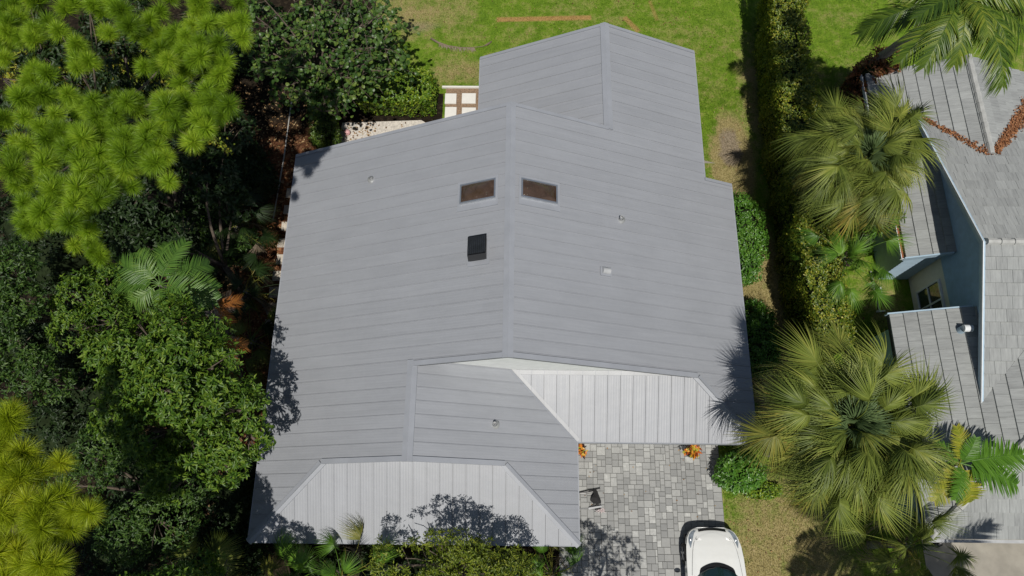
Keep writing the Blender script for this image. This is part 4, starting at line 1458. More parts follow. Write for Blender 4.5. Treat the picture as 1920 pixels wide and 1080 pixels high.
# ------------------------------------------------------------------ car
def build_car():
    c = at(1331, 989, 0.42)
    t = thing('car', 'white coupe parked on the grey pavers, only its front end in the photo', 'car', (c[0], c[1], 0.034))
    ys = np.array([0.0, -.05, -.14, -.3, -.55, -.9, -1.3, -1.55, -2.2, -3.0, -3.6, -4.0, -4.18, -4.25])
    hw = np.interp
    Wy = lambda y: float(np.interp(-y, -ys, [.42, .58, .70, .79, .855, .885, .895, .90, .90, .91, .90, .85, .76, .62]))
    By = lambda y: float(np.interp(-y, -ys, [.46, .52, .57, .62, .68, .745, .79, .82, .86, .88, .88, .86, .82, .76]))
    Ty = lambda y: float(np.interp(-y, -ys, [.50, .57, .63, .70, .77, .845, .90, .92, .93, .95, .96, .93, .88, .8]))

    def top(x, y):
        w = Wy(y)
        f = min(1.0, abs(x) / w)
        bulge = 0.02 * math.exp(-((abs(x) - .62) / .1) ** 2) * (1 if -1.5 < y < -.35 else 0)
        return By(y) + (Ty(y) - By(y)) * (1 - f ** 2.6) + bulge

    yy = np.concatenate([np.linspace(0, -.3, 10), np.linspace(-.36, -4.0, 52), np.linspace(-4.06, -4.25, 5)])
    us = np.sin(np.linspace(-1, 1, 25) * math.pi / 2)
    V, F = [], []
    cols = 25 + 10
    wheels = (-.80, -3.32)
    for y in yy:
        w = Wy(y)
        row = []
        for z in (0.17, .26, .36, .46, .56):
            k = (z - .17) / .39
            row.append((-w * (0.93 + .075 * math.sin(min(1, k) * 2.2)), y, .17 + (By(y) - .17) * k * .93))
        for u in us:
            row.append((u * w, y, top(u * w, y)))
        for z in (.56, .46, .36, .26, .17):
            k = (z - .17) / .39
            row.append((w * (0.93 + .075 * math.sin(min(1, k) * 2.2)), y, .17 + (By(y) - .17) * k * .93))
        V += row
    for j in range(len(yy) - 1):
        for i in range(cols - 1):
            ids = (j * cols + i, j * cols + i + 1, (j + 1) * cols + i + 1, (j + 1) * cols + i)
            cen = np.mean([V[q] for q in ids], axis=0)
            if (i < 5 or i >= cols - 6) and any((cen[1] - wy) ** 2 + (cen[2] - .33) ** 2 < .37 ** 2 for wy in wheels):
                continue
            F.append(ids)
    F.append(tuple(range(cols)))
    F.append(tuple((len(yy) - 1) * cols + i for i in range(cols - 1, -1, -1)))
    obj('body', V, F, 'car_paint', t, True)
    MB().box(-.8, .8, -4.1, -.2, .14, .3).build('underbody', 'car_black', t)
    for wy in wheels:
        for sg in (-1, 1):
            a, b = sorted((sg * .5, sg * .82))
            MB().box(a, b, wy - .36, wy + .36, .3, .66).build('wheel_arch', 'car_black', t)

    def patch(name, mat, rows, parent=t, off=.008):
        V, F = [], []
        n = len(rows[0])
        for r_ in rows:
            for x, y in r_:
                V.append((x, y, top(x, y) + off))
        for j in range(len(rows) - 1):
            for i in range(n - 1):
                F.append((j * n + i, j * n + i + 1, (j + 1) * n + i + 1, (j + 1) * n + i))
        return obj(name, V, F, mat, parent, True)

    # hood skin, a hair above the fenders so that its shut line shows
    rows = []
    for y in np.linspace(-.16, -1.42, 22):
        w = float(np.interp(-y, [.16, .3, .6, 1.0, 1.42], [.40, .56, .66, .72, .76]))
        fr = .05 * (1 - 1) 
        rows.append([(u * w, y - .10 * (u * u) * (1 if y > -.3 else 0)) for u in np.linspace(-1, 1, 17)])
    patch('hood', 'car_paint', rows, off=.006)
    for sg in (-1, 1):
        ln = [(sg * w * 1.004, y) for y, w in ((-.28, .51), (-.45, .615), (-.7, .68), (-1.0, .722), (-1.4, .762))]
        patch('hood_gap', 'car_black', [[(x, y), (x + sg * .008, y)] for x, y in ln], off=.0075)
    # grille in the nose
    rows = []
    for k in np.linspace(0, 1, 5):
        rows.append([(x, -.012 - .055 * (x / .46) ** 2 - .075 * k) for x in np.linspace(-.43, .43, 15)])
    patch('grille', 'car_black', rows, off=.010)
    # headlights sweep back along the wings
    for sg in (-1, 1):
        hl = thing_part('headlight', t)
        inner = [(.50, -.10), (.565, -.17), (.61, -.27), (.655, -.40), (.70, -.52), (.725, -.60)]
        outer = [(.56, -.085), (.655, -.14), (.725, -.22), (.765, -.33), (.775, -.45), (.74, -.61)]
        rws = [[(sg * (a[0] + (b[0] - a[0]) * k), a[1] + (b[1] - a[1]) * k) for k in (0, .33, .66, 1)] for a, b in zip(inner, outer)]
        patch('lens', 'lamp_glass', rws, hl, .009)
        x, y = sg * .70, -.37
        V, F = ball((.035, .05, .02), (x, y, top(x, y) + .012), 0, 10, 6)
        obj('bulb', V, F, 'lamp_bulb', hl, True)
        # mirrors
        V, F = ball((.10, .07, .065), (sg * 1.0, -1.72, .93), 0, 12, 8)
        mr = obj('mirror', V, F, 'car_black' if sg < 0 else 'car_paint', t, True)
        # wheels
        for wy in wheels:
            w_ = thing_part('wheel', t)
            V, F = [], []
            for k, (r_, x) in enumerate(((.20, .70), (.30, .69), (.325, .72), (.33, .80), (.325, .885), (.30, .905), (.23, .90), (.22, .86))):
                for i in range(24):
                    a = 2 * math.pi * i / 24
                    V.append((sg * x, wy + r_ * math.cos(a), .33 + r_ * math.sin(a)))
            for k in range(7):
                for i in range(24):
                    F.append((k * 24 + i, k * 24 + (i + 1) % 24, (k + 1) * 24 + (i + 1) % 24, (k + 1) * 24 + i))
            obj('tyre', V, F, 'tyre', w_, True)
            mb = MB()
            for i in range(5):
                a = 2 * math.pi * i / 5
                p0, p1 = np.array([sg * .885, wy, .33]), np.array([sg * .895, wy + .215 * math.cos(a), .33 + .215 * math.sin(a)])
                mb.tube([p0, p1], [.045, .03], 6)
            V, F = tube([(sg * .86, wy, .33), (sg * .87, wy, .33)], [.21, .21], 20)
            mb.add(V, F)
            mb.build('rim', 'rim_metal', w_)
    # cowl, windshield, roof
    def arc(y, bow, w, z, dz, n=17):
        return [(u * w, y - bow * u * u, z - dz * u * u) for u in np.linspace(-1, 1, n)]
    def loft(name, mat, rws, smooth=True):
        n = len(rws[0])
        V = [p for r_ in rws for p in r_]
        F = [(j * n + i, j * n + i + 1, (j + 1) * n + i + 1, (j + 1) * n + i) for j in range(len(rws) - 1) for i in range(n - 1)]
        return obj(name, V, F, mat, t, smooth)
    loft('cowl', 'car_black', [arc(-1.03, .30, .70, .90, .055), arc(-1.08, .30, .71, .915, .06), arc(-1.17, .30, .715, .93, .06)])
    ws = [arc(-1.155 - k * .72, .30 - .08 * k, .70 - .13 * k, .935 + .34 * k + .03 * math.sin(k * math.pi), .07) for k in np.linspace(0, 1, 9)]
    loft('windshield', 'windshield_glass', ws)
    for sg in (-1, 1):
        a = [(sg * .66, -1.27 - .27, .94), (sg * .40, -1.30, 1.0)]
        b = [(sg * .02, -1.27, .965), (sg * .38, -1.40, .985)]
        MB().tube([(sg * .08, -1.165, .965), (sg * .30, -1.21, .975), (sg * .52, -1.33, .96)], [.012, .012, .008], 5).build('wiper', 'car_black', t)
    rf = [arc(-1.875 - k * 1.0, .22 - .1 * k, .57 - .02 * k, 1.275 + .03 * math.sin(k * math.pi), .06) for k in np.linspace(0, 1, 7)]
    loft('roof_skin', 'car_paint', rf)
    rg = [arc(-2.875 - k * .75, .12, .55 + .1 * k, 1.275 - .3 * k, .06) for k in np.linspace(0, 1, 5)]
    loft('rear_window', 'windshield_glass', rg)
    for sg in (-1, 1):
        V = [(sg * .71, -1.55, .88), (sg * .86, -1.75, .87), (sg * .88, -2.9, .89), (sg * .66, -3.7, .93), (sg * .55, -2.98, 1.21), (sg * .565, -2.1, 1.215)]
        F = [(0, 1, 5), (1, 2, 4, 5), (2, 3, 4)]
        obj('side_window', V, F if sg > 0 else [f[::-1] for f in F], 'windshield_glass', t)


build_car()


# ------------------------------------------------------------------ small things on the drive
def croton_pot(label, px, py, sc):
    c = at(px, py, 0.30)
    t = thing('potted_croton', label, 'potted plant', (c[0], c[1], 0.034), group='potted crotons by the garage')
    MB().lathe([(.001, 0), (.13, 0), (.17, .12), (.20, .27), (.215, .30), (.215, .335), (.185, .335), (.18, .30)], 22).build('pot', 'pot_clay', t, True)
    MB().lathe([(.001, .30), (.182, .30)], 18).build('soil', 'potting_soil', t)
    mb = MB()
    Vs, Fs, off = [], [], 0
    for i in range(9):
        e = np.array([rng.normal() * .10 + .04, rng.normal() * .10, rng.uniform(.45, .62) * sc])
        limb(mb, (rng.normal() * .03, rng.normal() * .03, .29), e, .012, .007, n=4, sides=5)
        V, F = rosettes(np.array([e]), np.array([[0.1, 0, 1.0]]), 12, .17 * sc, .075, 1.3, .03)
        Vs.append(V)
        Fs.append(F + off)
        off += len(V)
    mb.build('stem', 'stem', t)
    obj('foliage', np.concatenate(Vs), np.concatenate(Fs), 'croton_leaf', t)
    return t


croton_pot('potted orange croton standing free on the pavers near the garage eave', 1295, 846, 1.0)
croton_pot('potted croton half hidden under the roof corner at the valley', 1083, 838, 0.85)


def dark_object():  # generic shape for an unidentified dark object
    a = at(1083, 926, .05)
    b = at(1124, 916, .05)
    o = at(1116, 940, 0)
    t = thing('unknown_object', 'unidentified black object with long thin poles lying on the pavers beside the roof edge', 'dark_item', (o[0], o[1], 0.034))
    L_ = lambda px, py, z: at(px, py, z) - o
    mb = MB()
    mb.tube([L_(1070, 928.5, .1), L_(1104, 920.5, .09), L_(1125, 915.5, .05)], [.016, .02, .018], 7)
    mb.build('pole', 'black_plastic', t)
    MB().tube([L_(1070, 927, .06), L_(1098, 924.5, .06), L_(1114, 921.5, .06)], [.018, .03, .03], 7).build('pole', 'black_plastic', t)
    edge = [(1111, 919, .12), (1118, 918.5, .12), (1122, 927, .16), (1126.5, 938, .18), (1127, 944, .1), (1120, 945.5, .08), (1113, 944, .09), (1107, 938.5, .1), (1109, 933, .16), (1113, 926, .14)]
    T = [L_(*e) for e in edge]
    Bq = [np.array([p[0], p[1], .004]) for p in T]
    cen = np.mean(T, axis=0) + np.array([0, 0, .07])
    n = len(T)
    V = T + Bq + [cen]
    F = [(i, (i + 1) % n, 2 * n) for i in range(n)] + [((i + 1) % n, i, n + i, n + (i + 1) % n) for i in range(n)]
    obj('dark_item', V, [f[::-1] for f in F], 'matte_black', t)
    MB().tube([L_(1085, 954, .04), L_(1105, 954, .05)], [.008, .008], 5).build('thin_rod', 'grey_pipe', t)
    MB().tube([L_(1115, 946, .08), L_(1104, 953, .05)], [.014, .014], 6).build('leg', 'black_plastic', t)
    MB().tube([L_(1122, 945, .08), L_(1113, 952, .05)], [.014, .014], 6).build('leg', 'black_plastic', t)
    q = [L_(1103, 952, .07), L_(1127, 948, .10), L_(1129, 951, .10), L_(1104, 955.5, .07)]
    MB().add(q + [p - np.array([0, 0, .03]) for p in q], [(3, 2, 1, 0), (4, 5, 6, 7), (0, 1, 5, 4), (1, 2, 6, 5), (2, 3, 7, 6), (3, 0, 4, 7)]).build('metal_bar', 'grey_pipe', t)
    MB().tube([L_(1115, 955.5, .04), L_(1127, 953.5, .04)], [.02, .016], 6).build('foot_bar', 'black_plastic', t)
    # loose pale netting
    n = 45
    P = np.array([L_(rng.uniform(1118, 1133), rng.uniform(954, 960), rng.uniform(.01, .05)) for _ in range(n)])
    D = rdirs(n)
    D[:, 2] *= .3
    V, F = leafset(P, D, rdirs(n) * .4 + np.array([0, 0, 1.]), .07, .016)
    obj('netting', V, F, 'net_pink', t)


dark_object()


# ------------------------------------------------------------------ yard pieces
def slab(name, label, cx, cy, w, h, z, mat, cat, group=None, rz=0.0, thick=0.06):
    mb = MB()
    c = 0.01
    a, b = w / 2, h / 2
    mb.add([(-a, -b, 0), (a, -b, 0), (a, b, 0), (-a, b, 0), (-a, -b, thick - c), (a, -b, thick - c), (a, b, thick - c), (-a, b, thick - c), (-a + c, -b + c, thick), (a - c, -b + c, thick), (a - c, b - c, thick), (-a + c, b - c, thick)],
           [(8, 9, 10, 11), (4, 5, 9, 8), (5, 6, 10, 9), (6, 7, 11, 10), (7, 4, 8, 11), (0, 1, 5, 4), (1, 2, 6, 5), (2, 3, 7, 6), (3, 0, 4, 7)])
    o = mb.build(name, mat, None, False, (cx, cy, z))
    o.rotation_euler = (0, 0, rz)
    return tag(o, label, cat, group)


for (px, py, w, h, lab) in ((845, 185, .46, .47, 'white square stepping stone half shaded by the rear hedge, farther row'), (879, 184.5, .56, .47, 'white square stepping stone beside the grey roof, farther row'),
                            (845, 211, .46, .5, 'white square stepping stone half shaded by the rear hedge, row cut off by the roof'), (879, 212, .56, .5, 'white square stepping stone beside the grey roof, row cut off by the eave')):
    p = at(px, py, 0.05)
    slab('stepping_stone', lab, p[0], p[1], w, h, 0.013, 'white_stone', 'paving stone', 'white square stepping stones behind the house')
k0, k1 = at(836, 163, .05), at(900, 164, .05)
slab('garden_edging', 'thin white concrete edging between the lawn and the stepping stones', (k0[0] + k1[0]) / 2, (k0[1] + k1[1]) / 2, k1[0] - k0[0] + .3, .08, 0.0, 'white_stone', 'edging', thick=.1)
for i, py in enumerate(range(362, 620, 31)):
    px = 548 - (py - 352) * 0.158
    p = at(px - 2, py, .05)
    slab('edge_slab', 'pale rectangular slab in the row under the west eave', p[0] + rng.uniform(-.04, .04), p[1], .34, .42 * rng.uniform(.85, 1.1), 0.005, 'pale_slab', 'paving stone', 'pale slabs along the west wall', rz=rng.normal() * .03)
# long grey pole lying on the mulch
a, b = at(549, 172, .05), at(511, 418, .05)
o = MB().tube([a - a, (b - a) * .5 + np.array([.05, 0, 0]), b - a], [.026, .026, .026], 8).build('pole', 'pvc', None, True, tuple(a))
tag(o, 'long thin grey pole lying on the shaded mulch west of the house', 'pole')
# pink toy on the patio corner
c = at(651, 248, .15)
t = thing('pink_ball', 'small pink ball on the leaf-strewn patio corner', 'ball', (c[0], c[1], .03))
obj('shell', *ball((.12, .12, .12), (0, 0, .12), 0.0, 14, 10), 'pink_plastic', t, True)
# white irrigation pipe with a box beside the neighbour's house
p0, p1 = at(1633, 508, .12), at(1650, 584, .12)
t = thing('irrigation_pipe', 'white pipe run with a small box on the ground beside the neighbouring house', 'pipe', (p0[0], p0[1], 0))
MB().tube([np.array([0, 0, .1]), (p1 - p0) * .5 + [0, 0, .1], p1 - p0 + [0, 0, .1]], .03, 8).build('pipe', 'white_plastic', t, True)
MB().tube([(p1 - p0) * .25 + [.12, .02, .05], p1 - p0 + [.13, .0, .05]], .02, 8).build('pipe', 'gutter_rust', t, True)
q = (p1 - p0) * .53
MB().box(q[0] - .02, q[0] + .16, q[1] - .15, q[1] + .15, .04, .26).build('control_box', 'white_plastic', t)
MB().tube([p1 - p0 + [-.12, 0, .1], p1 - p0 + [.2, .03, .1]], .03, 8).build('pipe', 'white_plastic', t, True)
for f in (.06, .95):
    q = (p1 - p0) * f
    MB().tube([q + [0, 0, -.05], q + [0, 0, .12]], .03, 8).build('riser', 'white_plastic', t, True)


# ------------------------------------------------------------------ pines
def tuft_mesh(name, mat, seed, n=760, L=0.33, w=0.011):
    r = np.random.default_rng(seed)
    d = unit(r.normal(size=(n * 2, 3)))
    d = d[d[:, 2] > -0.35][:n]
    base = d * 0.03 + np.stack([np.zeros(len(d)), np.zeros(len(d)), r.uniform(-.12, .04, len(d))], 1)
    ln = L * r.uniform(.7, 1.1, len(d))
    S = unit(np.cross(d, unit(r.normal(size=d.shape))))
    tip = base + d * ln[:, None] - np.array([0, 0, 1.0]) * (0.16 * ln * (1 - d[:, 2]))[:, None]
    V = np.stack([base - S * w / 2, base + S * w / 2, tip], 1).reshape(-1, 3)
    F = np.arange(len(d) * 3).reshape(-1, 3)
    return mesh(name, V, F, mat)


def pine(label, groups, zc, zspread, base, mat, tl, per, trunk_r, jit):
    base = np.asarray(base, float)
    t = thing('pine_tree', label, 'tree', base)
    ms = [tuft_mesh('needle_tuft', mat, 40 + i, L=tl) for i in range(5)]
    mid_ = np.mean([at(a, b, zc)[:2] for a, b in groups], axis=0) - base[:2]
    cx_, cy_ = float(mid_[0]), float(mid_[1])
    MB().tube([np.array([0, 0, -.2]), np.array([.05, .08, zc * .3]), np.array([.4, .0, zc * .6]), np.array([cx_, cy_, zc + .1])], [trunk_r * 1.2, trunk_r, trunk_r * .75, .05], 10).build('trunk', 'bark', t, True)
    lm = MB()
    P = []
    for (px, py) in groups:
        z = zc + rng.uniform(-zspread, zspread)
        c = at(px, py, z)
        P.append(c)
    P = np.array(P)
    # main limbs run out to the farthest tufts, the other tufts sit on side twigs
    rel = P - base
    ang = np.arctan2(rel[:, 1] - cy_, rel[:, 0] - cx_)
    for k in range(12):
        sel = [i for i in range(len(P)) if int((ang[i] + math.pi) / (2 * math.pi) * 12) % 12 == k]
        if not sel:
            continue
        far = max(sel, key=lambda i: np.hypot(rel[i, 0] - cx_, rel[i, 1] - cy_))
        st = np.array([0, 0, zc * rng.uniform(.70, .82)])
        q_ = (st[2] / zc - .6) / .4
        st[0], st[1] = .4 + (cx_ - .4) * q_, cy_ * q_
        main = limb(lm, st, rel[far] + [0, 0, -.1], .035, .012, n=9, sag=-.35)
        for i in sel:
            if i == far:
                continue
            j = np.argmin(np.linalg.norm(main[:-1] - rel[i], axis=1) + np.abs(np.linspace(0, 1, 8)) * 0)
            limb(lm, main[j], rel[i] + [0, 0, -.1], .018, .008, n=4, sides=4, sag=-.3)
    lm.build('branch', 'bark', t, True)
    cnt = 0
    for i, c in enumerate(P):
        for j in range(per if isinstance(per, int) else int(rng.choice(per))):
            q = rel[i] + (rng.normal(size=3) * np.array([jit, jit, .12]) if j else 0)
            o = bpy.data.objects.new('needle_tuft', ms[int(rng.integers(5))])
            link(o, t)
            out = Vector((float(q[0] - cx_), float(q[1] - cy_), 2.2)).normalized()
            o.matrix_local = Matrix.Translation(Vector([float(v) for v in q])) @ Vector((0, 0, 1)).rotation_difference(out).to_matrix().to_4x4() @ Matrix.Rotation(rng.uniform(0, 6.28), 4, 'Z') @ Matrix.Scale(float(rng.uniform(.82, 1.15)), 4)
            cnt += 1
    return t


G1 = [(30, 30), (62, 72), (5, 75), (120, 15), (145, 92), (165, 115), (190, 22), (205, 62), (262, 55), (300, 20), (368, 22), (388, 45), (425, 42), (312, 102), (298, 122), (352, 85), (376, 105), (421, 115),
      (60, 140), (28, 172), (52, 190), (85, 178), (10, 225), (30, 265), (76, 238), (100, 262), (150, 212), (120, 250), (146, 266), (175, 188), (222, 185), (250, 185), (192, 240), (215, 214), (240, 262), (265, 280), (282, 250),
      (300, 205), (312, 226), (342, 180), (357, 214), (378, 192), (402, 165), (398, 188), (350, 246), (386, 240), (180, 288), (130, 282), (155, 320), (90, 300), (96, 345), (185, 320), (216, 298), (236, 294), (252, 310), (222, 336),
      (285, 308), (312, 294), (66, 405), (92, 380), (126, 410), (121, 374), (146, 394), (166, 366), (96, 420), (60, 424), (10, 20), (90, 40), (230, 20), (410, 80), (330, 60), (20, 320), (45, 345), (-30, 250), (-40, 120), (-20, 30), (-50, 330), (60, -30), (160, -35), (280, -30), (380, -25)]
pb = at(170, 190, 11.2)
pine('tall bright green pine filling the upper left corner', G1, 11.2, .4, (pb[0] - 3.2, pb[1] + 2.0, 0), 'pine_needle', .27, [3, 3, 4], .16, .23)
pine('small pine shoot hanging in shadow below the big pine', [(178, 468), (186, 484), (140, 460), (170, 455)], 6.2, .15, (*at(172, 470, 6.2)[:2], 0), 'pine_needle', .27, [1, 2], .07, .12)
G2 = [(20, 800), (0, 830), (42, 848), (10, 880), (70, 885), (20, 920), (50, 940), (0, 960), (85, 945), (60, 985), (30, 1000), (95, 1000), (135, 957), (0, 1030), (75, 1030), (100, 1060), (40, 1060), (10, 1085), (60, 1100), (-40, 860), (-40, 940), (-50, 1020), (110, 1100), (20, 1130), (-30, 1090), (75, 1140)]
pb2 = at(-20, 1010, 10.2)
pine('yellow-green pine in the lower left corner', G2, 10.2, .35, (pb2[0] - 2.6, pb2[1] - 1.6, 0), 'yellow_pine_needle', .36, [2, 3, 3], .18, .22)


# ------------------------------------------------------------------ broadleaf trees on the west side
def cl(px, py, rpx, z, flat=.75):
    c = at(px, py, z)
    r = rpx / 72.0
    return (c, (r, r, r * flat))


leafy_tree('oak_tree', 'large dense green tree leaning against the west eave', (*at(330, 740, 5.6)[:2], 0),
           [cl(330, 655, 62, 6.7), cl(262, 650, 55, 6.5), cl(400, 690, 55, 6.4), cl(385, 760, 60, 6.3), cl(310, 730, 62, 6.8), cl(240, 715, 50, 6.1), cl(455, 770, 40, 6.0), cl(478, 825, 34, 5.7), cl(430, 830, 45, 5.8), cl(360, 830, 55, 6.0), cl(290, 810, 58, 6.1), cl(330, 600, 45, 6.4), cl(395, 630, 40, 6.1), cl(470, 735, 30, 5.7), cl(225, 785, 45, 5.4), cl(330, 880, 55, 5.2), cl(420, 875, 40, 5.0), cl(350, 730, 90, 5.4), cl(300, 680, 80, 5.3), cl(200, 660, 40, 5.9)],
           'oak_leaf', L=.15, Wd=.056, k=8, dens=46, trunk_r=.2, gap=-.3, shell=(.5, 1.06))
leafy_tree('bay_tree', 'dim green tree below the large dense tree, mostly shaded', (*at(250, 930, 4.0)[:2], 0),
           [cl(250, 900, 75, 4.2), cl(310, 980, 65, 3.8), cl(190, 850, 55, 4.3), cl(350, 900, 60, 3.6), cl(240, 1000, 55, 3.6), cl(120, 910, 45, 3.9)],
           'bay_leaf', L=.13, Wd=.045, k=7, dens=40, trunk_r=.13, gap=-.4)
leafy_tree('bay_tree', 'leafy tree left of the feather palm, open crown', (*at(160, 580, 5.2)[:2], 0),
           [cl(150, 560, 55, 5.4), cl(190, 600, 50, 5.3), cl(130, 620, 40, 5.2), cl(200, 520, 35, 5.3), cl(270, 560, 40, 4.6)],
           'oak_leaf', L=.12, Wd=.042, k=7, dens=50, trunk_r=.12, gap=-.6)
leafy_tree('bay_tree', 'green tree cut off by the left edge below the big pine', (*at(10, 540, 6.2)[:2], 0),
           [cl(20, 500, 48, 6.3), cl(40, 570, 40, 6.1), cl(-10, 590, 45, 6.2), cl(-40, 520, 55, 6.3)],
           'bay_leaf', L=.13, Wd=.05, k=7, dens=48, trunk_r=.14, gap=-.55)
leafy_tree('bay_tree', 'dim tree at the left edge above the yellow pine', (*at(40, 690, 5.4)[:2], 0),
           [cl(30, 650, 45, 5.6), cl(60, 690, 40, 5.4), cl(10, 720, 50, 5.4), cl(100, 720, 35, 4.6), cl(-40, 680, 55, 5.6)],
           'bay_leaf', L=.13, Wd=.048, k=7, dens=45, trunk_r=.13, gap=-.5)


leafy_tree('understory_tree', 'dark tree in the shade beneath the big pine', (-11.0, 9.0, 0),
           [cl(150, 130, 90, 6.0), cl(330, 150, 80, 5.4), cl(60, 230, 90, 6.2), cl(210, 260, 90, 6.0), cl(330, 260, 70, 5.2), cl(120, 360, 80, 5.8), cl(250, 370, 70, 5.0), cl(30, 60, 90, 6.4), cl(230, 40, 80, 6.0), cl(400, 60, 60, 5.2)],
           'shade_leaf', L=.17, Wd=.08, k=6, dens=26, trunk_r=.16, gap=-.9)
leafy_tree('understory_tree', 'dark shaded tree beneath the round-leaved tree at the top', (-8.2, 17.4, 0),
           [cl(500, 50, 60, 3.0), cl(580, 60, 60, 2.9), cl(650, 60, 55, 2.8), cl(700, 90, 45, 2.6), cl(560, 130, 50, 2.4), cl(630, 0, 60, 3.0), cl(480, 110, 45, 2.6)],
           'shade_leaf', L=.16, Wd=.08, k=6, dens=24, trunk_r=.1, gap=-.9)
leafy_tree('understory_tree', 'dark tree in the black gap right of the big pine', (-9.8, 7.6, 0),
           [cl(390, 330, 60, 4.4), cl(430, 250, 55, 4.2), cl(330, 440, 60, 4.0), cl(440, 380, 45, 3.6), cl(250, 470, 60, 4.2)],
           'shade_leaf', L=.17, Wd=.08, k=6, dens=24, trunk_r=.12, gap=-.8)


def sea_grape():
    base = at(560, 60, 5.0)
    base[2] = 0
    t = thing('sea_grape_tree', 'dark tree with big round leaves at the top beside the lawn', 'tree', base)
    MB().tube([(0, 0, -.1), (.1, -.1, 1.2), (0, 0, 2.6)], [.2, .16, .13], 9).build('trunk', 'grey_bark', t, True)
    ends = [(470, 20), (445, 60), (500, 70), (520, 20), (560, 90), (590, 40), (630, 20), (660, 70), (700, 30), (735, 50), (640, 120), (600, 130), (555, 140), (520, 120), (480, 110), (610, 165), (650, 180), (690, 110), (560, 180), (720, 15), (585, 5), (660, -20), (540, -30), (470, -30), (620, -50), (720, -40), (600, 205), (640, 150), (505, 165), (680, 150), (735, 90), (715, 70), (745, 20), (740, 125), (700, 145)]
    lm = MB()
    P, D = [], []
    for (px, py) in ends:
        e = at(px, py, rng.uniform(4.2, 5.3) if py < 140 else rng.uniform(3.0, 3.8)) - base
        m = limb(lm, (0, 0, 2.5), e + [0, 0, -.12], .05, .014, n=8, sag=.0)
        for s in range(4, 8):
            for j in range(3):
                tw = m[s] + rng.normal(size=3) * np.array([.42, .42, .2])
                limb(lm, m[s], tw, .012, .006, n=3, sides=4)
                kk = rng.integers(6, 10)
                for q in range(kk):
                    P.append(m[s] + (tw - m[s]) * rng.uniform(.3, 1.05) + rng.normal(size=3) * .09)
    lm.build('branch', 'bark', t, True)
    P = np.array(P)
    ms = []
    for v in range(4):
        n = 9
        V = [(0, 0, 0)] + [(.092 * (1 + .06 * math.sin(2 * a + v)) * math.cos(a), .085 * math.sin(a), .018 * math.cos(2 * a) + .012 * math.sin(a + v)) for a in np.linspace(0, 2 * math.pi, n, endpoint=False)]
        F = [(0, 1 + i, 1 + (i + 1) % n) for i in range(n)]
        ms.append(mesh('leaf', V, F, 'grape_leaf'))
    # nearest the lens first: those are single leaves, the rest one mass
    order = np.argsort(-P[:, 2])
    rest = MB()
    for n, i in enumerate(order):
        nv = Vector((float(rng.normal() * .6), float(rng.normal() * .6 - .1), 1)).normalized()
        mt = Matrix.Translation(Vector([float(v) for v in P[i]])) @ Vector((0, 0, 1)).rotation_difference(nv).to_matrix().to_4x4() @ Matrix.Rotation(rng.uniform(0, 6.28), 4, 'Z') @ Matrix.Scale(float(rng.uniform(.6, .98)), 4)
        me = ms[n % 4]
        if n < 300:
            o = bpy.data.objects.new('leaf', me)
            link(o, t)
            o.matrix_local = mt
        else:
            rest.add([mt @ v.co for v in me.vertices], [tuple(p.vertices) for p in me.polygons])
    tag(rest.build('foliage', 'grape_leaf', t), kind='stuff')


sea_grape()

